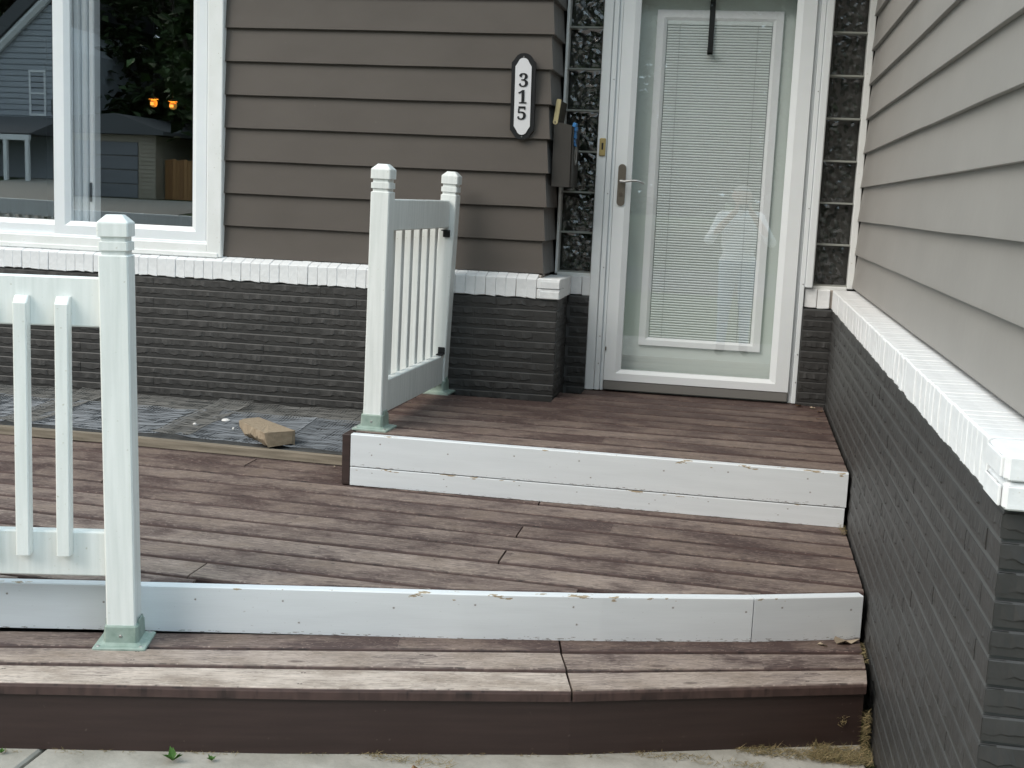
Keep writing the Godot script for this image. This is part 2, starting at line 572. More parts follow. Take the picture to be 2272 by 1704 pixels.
func materials() -> void:
	M.white = tri_mat(tone_tex(31, Color(0.70, 0.735, 0.715), Color(0.83, 0.855, 0.84), 512, 46.0, 2.5, 0.05, 0.30, Color(0.46, 0.46, 0.38)), 0.9, 0.45)
	bump(M.white, 4, 0.02, 0.05)
	M.riser = StandardMaterial3D.new()
	M.riser.albedo_texture = riser_tex()
	M.riser.roughness = 0.5
	M.vinyl = tri_mat(tone_tex(32, Color(0.77, 0.81, 0.83), Color(0.81, 0.845, 0.865), 256, 3.0, 5.0, 0.02), 0.8, 0.35)
	M.trim = tri_mat(tone_tex(33, Color(0.76, 0.78, 0.76), Color(0.83, 0.845, 0.84), 512, 6.0, 3.0, 0.06, 0.32, Color(0.45, 0.42, 0.36)), 1.1, 0.55)
	bump(M.trim, 6, 0.02, 0.08)
	M.ledge = tri_mat(tone_tex(34, Color(0.76, 0.775, 0.785), Color(0.86, 0.87, 0.875), 512, 8.0, 8.0, 0.05, 0.30, Color(0.5, 0.46, 0.40)), 1.7, 0.5)
	bump(M.ledge, 8, 0.03, 0.12)
	M.ledge_joint = mat(Color(0.44, 0.39, 0.35), 0.9)
	M.taupe = tri_mat(tone_tex(35, Color(0.083, 0.071, 0.0615), Color(0.098, 0.0845, 0.0735), 512, 3.0, 6.0, 0.05, 0.16, Color(0.22, 0.20, 0.18)), 0.55, 0.5, 0.42, true)
	M.taupe.rim_enabled = true
	M.taupe.rim = 0.3
	M.taupe.rim_tint = 0.0
	bump(M.taupe, 10, 0.05, 0.03)
	M.taupe_lit = M.taupe.duplicate()
	M.taupe_lit.rim = 0.4
	M.taupe_lit.albedo_texture = tone_tex(45, Color(0.196, 0.182, 0.164), Color(0.224, 0.208, 0.188), 512, 3.0, 6.0, 0.05, 0.16, Color(0.28, 0.26, 0.24))  # same siding paint, its colour lightened to stand for stronger light on the wing
	M.taupe_trim = mat(Color(0.078, 0.067, 0.059), 0.5, 0.42)
	M.brick = tri_mat(tone_tex(36, Color(0.030, 0.0292, 0.0283), Color(0.041, 0.0397, 0.0383), 512, 6.0, 6.0, 0.08, 0.14, Color(0.09, 0.09, 0.08)), 1.3, 0.50, 0.50, true)
	bump(M.brick, 12, 0.03, 0.12)
	M.brick_joint = mat(Color(0.074, 0.077, 0.077), 0.5)
	M.deckwood = StandardMaterial3D.new()
	M.deckwood.albedo_texture = wood_tex()
	M.deckwood.roughness = 0.68
	M.deckwood.heightmap_enabled = true
	M.deckwood.heightmap_texture = M.deckwood.albedo_texture
	M.deckwood.heightmap_scale = 0.04
	M.stain = tri_mat(tone_tex(37, Color(0.0280, 0.0152, 0.0130), Color(0.043, 0.0245, 0.0215), 512, 3.0, 50.0, 0.10, 0.24, Color(0.13, 0.10, 0.09)), 0.8, 0.6)
	M.oldwood = tri_mat(tone_tex(38, Color(0.12, 0.10, 0.072), Color(0.29, 0.245, 0.19), 512, 3.0, 40.0, 0.08, 0.28, Color(0.08, 0.075, 0.045)), 0.9, 0.8)
	M.mailbox = mat(Color(0.040, 0.036, 0.032), 0.45)
	M.green = tri_mat(tone_tex(39, Color(0.21, 0.285, 0.245), Color(0.34, 0.42, 0.375), 256, 5.0, 5.0, 0.08, 0.36, Color(0.13, 0.14, 0.11)), 4.0, 0.5)
	M.steel = mat(Color(0.45, 0.45, 0.44), 0.35)
	M.steel.metallic = 0.9
	M.nickel = mat(Color(0.23, 0.20, 0.17), 0.38)
	M.nickel.metallic = 0.75
	M.black = mat(Color(0.012, 0.012, 0.014), 0.4)
	M.dark = mat(Color(0.02, 0.02, 0.02), 0.8)
	M.gold = mat(Color(0.42, 0.33, 0.14), 0.4)
	M.concrete = tri_mat(tone_tex(40, Color(0.28, 0.27, 0.235), Color(0.40, 0.385, 0.345), 512, 7.0, 7.0, 0.16, 0.24, Color(0.19, 0.17, 0.13)), 0.9, 0.9)
	bump(M.concrete, 14, 0.06, 0.15)
	M.pane = pane_mat(0.24)
	M.storm_pane = pane_mat(0.13)
	M.clear = mat(Color(1, 1, 1), 0.0)
	M.clear.albedo_color = Color(0.93, 1.0, 0.96, 0.03)
	M.clear.transparency = BaseMaterial3D.TRANSPARENCY_ALPHA
	M.block_glass = pane_mat(0.060)
	M.block_glass.roughness = 0.06
	M.door = mat(Color(0.60, 0.67, 0.64), 0.5)
	M.blind = mat(Color(0.74, 0.81, 0.81), 0.45)
	M.room = mat(Color(0.10, 0.10, 0.095), 0.9)
	M.soffit = mat(Color(0.45, 0.45, 0.43), 0.8)
	M.shingle = tri_mat(tone_tex(41, Color(0.05, 0.05, 0.05), Color(0.10, 0.095, 0.09), 256, 9, 9, 0.2), 0.5, 0.9)
	M.grey_sweep = mat(Color(0.19, 0.185, 0.175), 0.45)
	M.grass = tri_mat(tone_tex(42, Color(0.035, 0.06, 0.018), Color(0.075, 0.11, 0.035), 256, 9, 9, 0.2), 0.6, 0.95)
	M.asphalt = tri_mat(tone_tex(43, Color(0.05, 0.05, 0.05), Color(0.075, 0.075, 0.075), 256, 7, 7, 0.2), 0.7, 0.9)

# ---------------------------------------------------------------- ground
func strip(called: String, x0: float, x1: float, pts: Array, m: Material) -> void:
	var st := nst()
	for i in pts.size() - 1:
		var a: Vector2 = pts[i]
		var b: Vector2 = pts[i + 1]
		quad(st, Vector3(x0, a.y, a.x), Vector3(x1, a.y, a.x), Vector3(x1, b.y, b.x), Vector3(x0, b.y, b.x), Vector3((x0 + x1) / 2, -100, (a.x + b.x) / 2))
	tag(part(called, st, m), "", "", "", "structure")

func grounds() -> void:
	strip("ground", -600, 600, [Vector2(-600, -1.2), Vector2(-4, -1.17), Vector2(4.5, -1.14), Vector2(14, -1.12), Vector2(22, -1.06), Vector2(37, -0.33), Vector2(60, -0.2), Vector2(800, 3.0)], M.grass)
	strip("road", -600, 600, [Vector2(14.5, -1.085), Vector2(21.5, -1.055)], M.asphalt)
	strip("driveway", -25.5, -16.5, [Vector2(21.4, -1.045), Vector2(22, -1.035), Vector2(36.9, -0.318)], M.concrete)
	# concrete slabs of the front walk
	var walk := Node3D.new()
	walk.name = "front_walk"
	add_child(walk)
	tag(walk, "", "", "", "structure")
	var xs := [-4.6, -2.9, -1.075, 1.098]
	for i in 3:
		var st := nst()
		var a: float = xs[i] + 0.006
		var b: float = xs[i + 1] - 0.006
		var back := []
		for x in [a, (a + b) * 0.5, b]:
			back.append(Vector2(x, 3.12 - 0.3 * (x + 1.17)))
		xbox(st, a, b, -1.2, -1.120, 1.9, 4.35, 0.006)
		part("slab", st, M.concrete, walk)
		var st2 := nst()
		xbox(st2, a, b, -1.2, -1.120 + (0.002 if i == 1 else 0.0), 4.362, 7.5, 0.006)
		part("slab", st2, M.concrete, walk)
	var st3 := nst()
	xbox(st3, 1.13, 2.6, -1.2, -1.114, 3.9, 4.9, 0.006)
	xbox(st3, 1.13, 2.6, -1.2, -1.114, 4.912, 7.5, 0.006)
	part("slab", st3, M.concrete, walk)

# ---------------------------------------------------------------- house
func build_house() -> void:
	var house := thing("house", "taupe lap-sided house with dark painted brick base and white brick ledge", "house")
	# ---- siding, facing wall
	var e := 0.1623
	var front := nst()
	xbox(front, -1.99, -0.31, -0.02, 2.1, -0.16, -0.033, 0.001)
	xbox(front, -5.0, -1.95, 1.72, 2.1, -0.16, -0.033, 0.001)
	xbox(front, -7.7, -4.95, -0.02, 2.1, -0.16, -0.033, 0.001)
	var w1 := part("siding_wall", front, M.taupe_trim, house, "taupe lap siding between the picture window and the door recess")
	var xe := -0.2796
	for i in 13:
		var y0 := 1.1506 - 6 * e - e + i * e
		var st := nst()
		var xl := -1.95 if y0 < 1.75 else -5.0
		lap_board(st, func(d: float) -> Vector2: return Vector2(xl, -d), func(d: float) -> Vector2: return Vector2(xe - d, -d), maxf(y0, 0.020), e + 0.02)
		if y0 < 1.75:
			var sl := nst()
			lap_board(sl, func(d: float) -> Vector2: return Vector2(-7.7, -d), func(d: float) -> Vector2: return Vector2(-4.96, -d), maxf(y0, 0.020), e + 0.02)
			part("siding_board", sl, M.taupe, w1)
		part("siding_board", st, M.taupe, w1)
	var ret := nst()
	xbox(ret, -0.40, -0.314, -0.02, 2.1, -0.42, -0.034, 0.001)
	var w2 := part("siding_wall", ret, M.taupe_trim, house, "narrow return of siding turning into the door recess")
	for i in 13:
		var y0 := 1.1506 - 7 * e + i * e
		var st := nst()
		lap_board(st, func(d: float) -> Vector2: return Vector2(xe - d, -d - 0.0004), func(d: float) -> Vector2: return Vector2(xe - d, -0.372), maxf(y0, 0.008), e + 0.02)
		part("siding_board", st, M.taupe, w2)
	# ---- siding, side wing
	var side := nst()
	xbox(side, 1.239, 1.40, -1.2, 2.1, -0.45, 3.737, 0.001)
	xbox(side, 1.40, 5.0, -1.2, 2.1, 3.58, 3.738, 0.001)
	var w3 := part("siding_wall", side, M.taupe_trim, house, "taupe lap siding of the side wing, stronger light painted in, running towards the viewer")
	for i in 13:
		var y0 := 1.1506 - 7 * e + i * e
		var st := nst()
		lap_board(st, func(d: float) -> Vector2: return Vector2(1.203 + d, -0.36), func(d: float) -> Vector2: return Vector2(1.203 + d, 3.775 - d), maxf(y0, 0.008), e + 0.02)
		part("siding_board", st, M.taupe_lit, w3)
	for i in 13:
		var y0 := 1.1506 - 7 * e + i * e
		var st_c := nst()
		lap_board(st_c, func(d: float) -> Vector2: return Vector2(1.203 + d, 3.775 - d + 0.0004), func(d: float) -> Vector2: return Vector2(5.0, 3.775 - d), maxf(y0, 0.008), e + 0.02)
		part("siding_board", st_c, M.taupe_lit, w3)
	bricks(house)
	ledges(house)
	window(house)
	entry(house)
	glass_blocks(house)
	# ---- roof, eaves, closed shell
	var rf := nst()
	xbox(rf, -8.0, 1.6, 2.1, 2.16, -0.5, 0.36, 0.002)
	xbox(rf, 1.15, 6.0, 2.104, 2.164, -0.5, 4.25, 0.002)
	var soff := part("soffit", rf, M.soffit, house)
	var rr := nst()
	loft(rr, [PackedVector3Array([Vector3(-8.1, 2.17, 0.44), Vector3(-8.1, 2.33, 0.44), Vector3(-8.1, 4.2, -4.0), Vector3(-8.1, 2.33, -8.6), Vector3(-8.1, 2.17, -8.6)]), PackedVector3Array([Vector3(6.1, 2.17, 0.44), Vector3(6.1, 2.33, 0.44), Vector3(6.1, 4.2, -4.0), Vector3(6.1, 2.33, -8.6), Vector3(6.1, 2.17, -8.6)])])
	loft(rr, [PackedVector3Array([Vector3(1.12, 2.175, 4.32), Vector3(1.12, 2.335, 4.32), Vector3(3.6, 3.7, 4.32), Vector3(6.1, 2.335, 4.32), Vector3(6.1, 2.175, 4.32)]), PackedVector3Array([Vector3(1.12, 2.175, 0.45), Vector3(1.12, 2.335, 0.45), Vector3(3.6, 3.7, 0.45), Vector3(6.1, 2.335, 0.45), Vector3(6.1, 2.175, 0.45)])])
	part("roof", rr, M.shingle, house)
	var sh := nst()
	xbox(sh, -7.7, -7.55, -1.2, 2.1, -8.0, -0.17, 0.001)
	xbox(sh, -7.55, 5.0, -1.2, 2.1, -8.0, -7.85, 0.001)
	xbox(sh, 4.85, 5.0, -1.2, 2.1, -7.85, 3.58, 0.001)
	xbox(sh, -7.55, 4.85, -0.78, -0.70, -7.85, -0.46, 0.001)
	xbox(sh, -7.55, -0.42, -0.78, -0.70, -0.458, -0.2, 0.001)
	xbox(sh, -0.40, -0.32, -0.70, 2.1, -7.84, -0.425, 0.001)
	xbox(sh, -7.55, -0.42, 2.0, 2.09, -7.84, -0.165, 0.001)
	part("room_wall", sh, M.room, house)

func brick_row(holder: Node3D, rest: SurfaceTool, xf: Transform3D, x0: float, x1: float, y_top: float, rows: int, phase: float, headers: bool, loose: Callable, squash := 1.0) -> void:
	# courses along local x from x0 to x1 (x1 is the outer corner), face at local z = 0
	var P := 0.298
	for row in rows:
		var y := y_top - 0.0515 * (row + 0.5)
		var x := x1 - (0.0 if row % 2 == 0 else 0.112) - phase
		var spans := []
		if row % 2 == 1 or phase > 0.0:
			spans.append([maxf(x, x0), x1, headers and row % 2 == 1])
		while x > x0 + 0.02:
			spans.append([maxf(x - P, x0), x, false])
			x -= P
		for s in spans:
			var a: float = s[0]
			var b: float = s[1]
			var L := b - a - 0.0006
			if L < 0.012:
				continue
			var mesh: ArrayMesh
			if absf(L - (P - 0.0006)) < 0.0003:
				mesh = M.brick_meshes[rng.randi() % 10]
			else:
				mesh = rough_brick(rng.randi() % 10000, L, 0.0468, 0.03, not s[2])
			var t := xf * Transform3D(Basis(Vector3.FORWARD, rng.randf_range(-0.001, 0.001)).scaled(Vector3(1, squash, 1)), Vector3((a + b) * 0.5, y + rng.randf_range(-0.0003, 0.0003), -0.03 + rng.randf_range(-0.0012, 0.0012)))
			if loose.call(t.origin):
				rest.append_from(mesh, 0, t)
			else:
				var o := piece("brick", mesh, M.brick, holder)
				o.transform = t

func bricks(house: Node3D) -> void:
	M.brick_meshes = []
	for i in 10:
		M.brick_meshes.append(rough_brick(100 + i, 0.2974, 0.0468, 0.03))
	var never := func(_p: Vector3) -> bool: return false
	var zb := 0.052
	var base := nst()
	xbox(base, -7.7, -0.205, -1.2, -0.10, -0.30, zb - 0.0030, 0.001)
	var wa := part("brick_wall", base, M.brick_joint, house, "dark grey painted rough brick under the window ledge")
	var rest := nst()
	brick_row(wa, rest, Transform3D(Basis(), Vector3(0, 0, zb)), -3.42, -0.2, -0.1015, 13, 0.0, true, func(p: Vector3) -> bool: return p.x < -3.1 or p.y < -0.715)
	# return into the recess
	var rb := nst()
	xbox(rb, -0.210, -0.2015, -1.2, -0.10, -0.33, zb - 0.006, 0.0002)
	var wb := part("brick_wall", rb, M.brick_joint, house, "narrow return of dark brick beside the door recess")
	brick_row(wb, rest, Transform3D(Basis(Vector3.UP, PI / 2), Vector3(-0.1985, 0, 0)), -0.049, 0.31, -0.1015, 10, 0.0, true, never)
	var rc := nst()
	xbox(rc, -0.24, -0.071, -1.2, -0.10, -0.42, -0.3098, 0.001)
	var wc := part("brick_wall", rc, M.brick_joint, house, "strip of dark brick left of the door casing")
	brick_row(wc, rest, Transform3D(Basis(), Vector3(0, 0, -0.307)), -0.198, -0.071, -0.1015, 10, 0.0, false, never)
	var rd := nst()
	xbox(rd, 0.9785, 1.16, -1.2, -0.10, -0.42, -0.3098, 0.001)
	var wd := part("brick_wall", rd, M.brick_joint, house, "strip of dark brick right of the door casing")
	brick_row(wd, rest, Transform3D(Basis(), Vector3(0, 0, -0.307)), 0.981, 1.118, -0.1015, 10, 0.0, false, never)
	# side wing, face at x = 1.12 looking to -x; local +x runs along +z
	var re := nst()
	xbox(re, 1.1216, 1.24, -1.2, -0.10, -0.40, 3.84, 0.001)
	xbox(re, 1.24, 5.0, -1.2, -0.10, 3.70, 3.8385, 0.001)
	var wf := part("brick_wall", re, M.brick_joint, house, "dark grey painted rough brick of the side wing beside the steps")
	var seen := func(p: Vector3) -> bool:
		return p.z < 1.05 or (p.z < 1.28 and p.y < -0.55) or (p.z < 2.2 and p.y < -0.76) or p.x > 1.5 or p.y < -1.10
	brick_row(wf, rest, Transform3D(Basis(Vector3.UP, -PI / 2), Vector3(1.12, 0, 0)), -0.305, 3.846, -0.1015, 20, 0.0, true, seen, 0.92)
	brick_row(wf, rest, Transform3D(Basis(Vector3.UP, PI) * Basis(Vector3.UP, PI), Vector3(0, 0, 3.846)), 1.1215, 2.6, -0.1015, 20, 0.0, false, seen, 0.96)
	tag(part("brick_courses", rest, M.brick, wf), "", "", "", "stuff")

func ledges(house: Node3D) -> void:
	var v := []
	for i in 9:
		v.append(ledge_brick(300 + i, 0.0490, 0.0975, 0.13))
	var vs := []
	for i in 9:
		vs.append(ledge_brick(400 + i, 0.0490, 0.0975, 0.09, 0.27))
	var p := 0.0503
	var st := nst()
	xbox(st, -7.7, -0.30, -0.094, -0.007, -0.12, 0.053, 0.001)
	xbox(st, -7.7, -0.29, -0.01, 0.013, -0.12, 0.004, 0.003)
	var a := part("brick_ledge", st, M.ledge_joint, house, "white painted rowlock brick ledge below the picture window and siding")
	var x := -0.302
	while x > -3.5:
		var o := piece("ledge_brick", vs[rng.randi() % 9], M.ledge, a)
		o.position = Vector3(x - p * 0.5, rng.randf_range(-0.0012, 0.0012), 0.060 + rng.randf_range(-0.002, 0.002))
		o.rotation.z = rng.randf_range(-0.02, 0.02)
		x -= p
	# corner: two flat bricks, one on the other
	for k in 2:
		var sb := nst()
		cbox(sb, Vector3(-0.2435, -0.0245 - 0.0495 * k, 0.0 - 0.0005 * k), Vector3(0.114, 0.0485, 0.124), 0.004)
		xbox(sb, -0.285, -0.19, -0.047 - 0.0495 * k, -0.012 - 0.0495 * k, 0.061, 0.0655, 0.002)
		part("ledge_brick", sb, M.ledge, a)
	# return to the recess, then two bricks beside the casing
	var rst := nst()
	xbox(rst, -0.30, -0.194, -0.094, -0.004, -0.34, -0.065, 0.001)
	var b := part("brick_ledge", rst, M.ledge_joint, house, "white brick ledge turning into the recess beside the door casing")
	for k in 5:
		var o := piece("ledge_brick", v[k], M.ledge, b)
		o.position = Vector3(-0.1865, 0.001 * (k % 2), -0.0885 - 0.0503 * k)
		o.rotation.y = PI / 2
	for k in 2:
		var o := piece("ledge_brick", v[5 + k], M.ledge, b)
		o.position = Vector3(-0.16 + 0.0585 * k, -0.001 * k, -0.3247)
		o.scale = Vector3(1.13, 1, 1)
	var sst := nst()
	xbox(sst, 1.118, 1.24, -0.094, -0.004, -0.32, 3.70, 0.001)
	xbox(sst, 0.982, 1.117, -0.094, -0.004, -0.42, -0.336, 0.001)
	var c := part("brick_ledge", sst, M.ledge_joint, house, "white brick ledge running along the side wing")
	for k in 2:
		var o := piece("ledge_brick", v[7 - k * 4], M.ledge, c)
		o.position = Vector3(1.0105 + 0.062 * k, 0.0015 - 0.003 * k, -0.3247)
		o.scale = Vector3(1.2, 1, 1)
	var z := -0.296
	while z < 3.70:
		var o := piece("ledge_brick", v[rng.randi() % 9], M.ledge, c)
		o.position = Vector3(1.1132 + rng.randf_range(-0.0015, 0.0015), rng.randf_range(-0.001, 0.001), z)
		o.rotation.y = -PI / 2
		z += 0.0503
	for k in 2:
		var sb := nst()
		cbox(sb, Vector3(1.17, -0.0245 - 0.0495 * k, 3.79), Vector3(0.116 - 0.004 * k, 0.0485, 0.146), 0.006)
		xbox(sb, 1.118, 1.215, -0.046 - 0.0495 * k, -0.006 - 0.0495 * k, 3.861, 3.867, 0.002)
		xbox(sb, 1.107, 1.113, -0.044 - 0.0495 * k, -0.008 - 0.0495 * k, 3.725, 3.85, 0.002)
		part("ledge_brick", sb, M.ledge, c)
	for k in 12:
		var o := piece("ledge_brick", v[k % 9], M.ledge, c)
		o.position = Vector3(1.26 + k * 0.0517, 0, 3.861)

# ---------------------------------------------------------------- window
func window(house: Node3D) -> void:
	var st := nst()
	xbox(st, -2.012, -1.934, 0.014, 1.80, -0.10, 0.024, 0.004)
	xbox(st, -4.90, -2.012, 0.034, 0.078, -0.10, 0.021, 0.003)
	xbox(st, -4.90, -1.950, 0.011, 0.036, -0.10, 0.030, 0.004)
	xbox(st, -4.90, -1.934, 1.80, 1.88, -0.10, 0.024, 0.004)
	xbox(st, -4.98, -4.90, 0.0, 1.88, -0.10, 0.023, 0.004)
	var w := part("picture_window", st, M.trim, house, "white framed window reflecting the house and trees across the street")
	var fr := nst()
	frame4(fr, -4.90, -2.012, 0.078, 1.80, PackedFloat32Array([0.012, 0.010, 0.012, 0.012]), 0.010, -0.12, 0.002)
	part("window_frame", fr, M.vinyl, w)
	var fx := nst()
	frame4(fx, -4.888, -2.83, 0.081, 1.788, PackedFloat32Array([0.07, 0.05, 0.078, 0.07]), -0.008, -0.07, 0.016)
	part("fixed_sash", fx, M.vinyl, w)
	var sa := nst()
	frame4(sa, -2.860, -2.024, 0.0845, 1.788, PackedFloat32Array([0.084, 0.080, 0.075, 0.07]), 0.008, -0.04, 0.016)
	part("sliding_sash", sa, M.vinyl, w)
	var sp := nst()
	quad(sp, Vector3(-4.84, 0.15, -0.052), Vector3(-2.87, 0.15, -0.052), Vector3(-2.87, 1.74, -0.0395), Vector3(-4.84, 1.74, -0.0395), Vector3(-3, 1, -9))
	part("pane", sp, M.pane, w)
	var sp2 := nst()
	quad(sp2, Vector3(-2.79, 0.15, -0.016), Vector3(-2.09, 0.15, -0.016), Vector3(-2.09, 1.74, -0.016), Vector3(-2.79, 1.74, -0.016), Vector3(-2.4, 1, -9))
	part("pane", sp2, M.pane, w)
	# meeting stile of the inner sash, seen through the glass
	var inn := nst()
	xbox(inn, -2.785, -2.755, 0.10, 1.76, -0.13, -0.055, 0.004)
	xbox(inn, -2.752, -2.722, 0.10, 1.76, -0.15, -0.075, 0.006)
	xbox(inn, -2.719, -2.688, 0.10, 1.76, -0.16, -0.09, 0.006)
	part("inner_stile", inn, M.vinyl, w)
	var la := nst()
	xbox(la, -2.712, -2.700, 0.26, 0.36, -0.09, -0.080, 0.003)
	part("latch", la, M.black, w)
	var sill := nst()
	xbox(sill, -4.88, -2.03, 0.06, 0.10, -0.26, -0.121, 0.003)
	part("sill", sill, M.trim, w)
	# two small lit lamps in the room
	for k in 2:
		var p: Vector3 = [Vector3(-3.30, 0.895, -2.0), Vector3(-3.16, 0.884, -2.0)][k]
		var l := thing("hanging_lamp", ["small amber lamp lit inside the window, left of the pair", "small amber lamp lit inside the window, right of the pair"][k], "lamp", p, "amber lamps in the room")
		l.scale = Vector3.ONE * 0.78
		var sh := nst()
		tube(sh, [Vector3(0, 0.055, 0), Vector3(0, 0.07, 0), Vector3(0, 1.1, 0)], [0.02, 0.004, 0.004], 8)
		part("stem", sh, M.black, l)
		var bl := nst()
		tube(bl, [Vector3(0, -0.028, 0), Vector3(0, -0.02, 0), Vector3(0, 0.0, 0), Vector3(0, 0.022, 0), Vector3(0, 0.036, 0)], [0.010, 0.026, 0.032, 0.030, 0.014], 12)
		var gm := mat(Color(0.9, 0.5, 0.1), 0.5)
		gm.emission_enabled = true
		gm.emission = Color(1.0, 0.74, 0.34)
		gm.emission_energy_multiplier = 0.16
		part("lamp_glass", bl, gm, l)
		var core := nst()
		for q in [-0.007, 0.006]:
			tube(core, [Vector3(-0.017, q, 0.030), Vector3(-0.013, q, 0.031), Vector3(0.013, q, 0.031), Vector3(0.017, q, 0.030)], [0.001, 0.0045, 0.0045, 0.001], 8)
		var cm := mat(Color(0.9, 0.6, 0.2), 0.5)
		cm.emission_enabled = true
		cm.emission = Color(1.0, 0.74, 0.34)
		cm.emission_energy_multiplier = 0.9
		part("bulb", core, cm, l)
		var cage := nst()
		tube(cage, [Vector3(0, 0.037, 0), Vector3(0, 0.045, 0), Vector3(0, 0.06, 0)], [0.042, 0.040, 0.012], 12)
		part("lamp_shade", cage, M.gold, l)
		var om := OmniLight3D.new()
		om.name = "lamp_light"
		om.light_color = Color(1.0, 0.62, 0.25)
		om.light_energy = 0.02
		om.light_size = 0.03
		om.omni_range = 6.0
		om.omni_attenuation = 2.0
		om.shadow_enabled = true
		l.add_child(om)

# ---------------------------------------------------------------- door
func entry(house: Node3D) -> void:
	var yb := -0.578
	var cs := nst()
	# casing left: flat outer board and a stepped jamb; right likewise; head
	xbox(cs, -0.087, -0.040, yb, 1.60, -0.42, -0.300, 0.004)
	xbox(cs, -0.0385, -0.012, yb, 1.56, -0.42, -0.309, 0.003)
	xbox(cs, -0.0115, 0.0055, yb, 1.56, -0.42, -0.322, 0.002)
	xbox(cs, 0.936, 0.952, yb, 1.56, -0.42, -0.322, 0.002)
	xbox(cs, 0.9525, 0.976, yb, 1.56, -0.42, -0.309, 0.003)
	xbox(cs, 0.9775, 1.014, 0.004, 1.60, -0.42, -0.300, 0.004)
	xbox(cs, -0.041, 0.983, 1.50, 1.60, -0.42, -0.301, 0.004)
	var cas := part("door_casing", cs, M.vinyl, house, "white metal casing round the storm door")
	var sc := nst()
	for y in [0.98, 0.42, 0.05, -0.30, -0.44]:
		cbox(sc, Vector3(-0.022, y, -0.3085), Vector3(0.006, 0.006, 0.003), 0.001)
		cbox(sc, Vector3(0.968, y - 0.03, -0.3085), Vector3(0.006, 0.006, 0.003), 0.001)
	part("screw", sc, M.steel, cas)
	var st := nst()
	frame4(st, 0.0088, 0.9337, -0.522, 1.49, PackedFloat32Array([0.084, 0.094, 0.056, 0.105]), -0.300, -0.345, 0.014)
	var sd := part("storm_door", st, M.vinyl, house, "white full-glass storm door with a nickel lever")
	var gl := nst()
	quad(gl, Vector3(0.08, -0.48, -0.322), Vector3(0.85, -0.48, -0.322), Vector3(0.85, 1.40, -0.322), Vector3(0.08, 1.40, -0.322), Vector3(0.4, 0, -9))
	part("pane", gl, M.storm_pane, sd)
	var bead := nst()
	frame4(bead, 0.0845, 0.848, -0.4745, 1.394, PackedFloat32Array([0.008, 0.008, 0.006, 0.006]), -0.3135, -0.321, 0.003)
	part("glazing_bead", bead, mat(Color(0.5, 0.49, 0.44), 0.5), sd)
	var kp := nst()
	xbox(kp, 0.0088, 0.9337, -0.571, -0.5235, -0.345, -0.303, 0.003)
	part("bottom_sweep", kp, M.grey_sweep, sd, "grey bottom sweep of the storm door")
	# handle: rounded plate, knob, lever
	var hp := nst()
	var poly := PackedVector2Array()
	for i in 13:
		var t := PI * i / 12.0
		poly.append(Vector2(0.0455 + 0.0195 * cos(t), 0.549 + 0.0195 * sin(t)))
	for i in 13:
		var t := PI + PI * i / 12.0
		poly.append(Vector2(0.0455 + 0.0195 * cos(t), 0.381 + 0.0195 * sin(t)))
	prism(hp, poly, -0.301, -0.294)
	var h := part("door_handle", hp, M.nickel, sd, "brushed nickel lever handle on a long rounded plate")
	var lv := nst()
	tube(lv, [Vector3(0.0455, 0.485, -0.296), Vector3(0.0455, 0.485, -0.262)], [0.009, 0.008], 12)
	tube(lv, [Vector3(0.041, 0.484, -0.258), Vector3(0.065, 0.4825, -0.256), Vector3(0.095, 0.488, -0.256), Vector3(0.125, 0.489, -0.257), Vector3(0.145, 0.484, -0.259), Vector3(0.160, 0.475, -0.261)], [0.008, 0.007, 0.0062, 0.006, 0.0056, 0.004], 10)
	part("lever", lv, M.steel, h)
	var kh := nst()
	tube(kh, [Vector3(0.0455, 0.420, -0.2945), Vector3(0.0455, 0.420, -0.290)], [0.011, 0.010], 14)
	cbox(kh, Vector3(0.0455, 0.420, -0.289), Vector3(0.003, 0.012, 0.003), 0.001)
	part("keyhole", kh, mat(Color(0.12, 0.10, 0.08), 0.4), h)
	# entry door behind
	var ds := nst()
	xbox(ds, 0.0065, 0.935, -0.572, 1.49, -0.46, -0.412, 0.002)
	var ed := part("entry_door", ds, M.door, house, "white entry door behind the storm glass, with enclosed mini blinds")
	var lf := nst()
	frame4(lf, 0.168, 0.783, -0.340, 1.332, PackedFloat32Array([0.050, 0.050, 0.040, 0.052]), -0.396, -0.4115, 0.010)
	part("light_frame", lf, M.vinyl, ed)
	var bk := nst()
	quad(bk, Vector3(0.216, -0.303, -0.4108), Vector3(0.735, -0.303, -0.4108), Vector3(0.735, 1.283, -0.4108), Vector3(0.216, 1.283, -0.4108), Vector3(0.4, 0, -9))
	part("blind_backing", bk, mat(Color(0.26, 0.30, 0.30), 0.7), ed)
	var bl := nst()
	var y := -0.298
	while y < 1.268:
		var r0 := PackedVector3Array([Vector3(0.222, y + 0.0004, -0.4085), Vector3(0.222, y + 0.0052, -0.4062), Vector3(0.222, y + 0.0104, -0.4085), Vector3(0.222, y + 0.0052, -0.4072)])
		var r1 := PackedVector3Array()
		for q in r0:
			r1.append(q + Vector3(0.5075, 0, 0))
		loft(bl, [r0, r1])
		y += 0.0131
	tag(part("mini_blind", bl, M.blind, ed, "white mini blind slats between the door glass"), "", "", "", "stuff")
	var cord := nst()
	for x in [0.282, 0.663]:
		xbox(cord, x, x + 0.0014, -0.298, 1.268, -0.4062, -0.4052, 0.0003)
	part("blind_cord", cord, mat(Color(0.3, 0.33, 0.33), 0.7), ed)
	var hr := nst()
	xbox(hr, 0.220, 0.732, 1.262, 1.284, -0.4105, -0.4045, 0.002)
	part("head_rail", hr, M.blind, ed)
	var eg := nst()
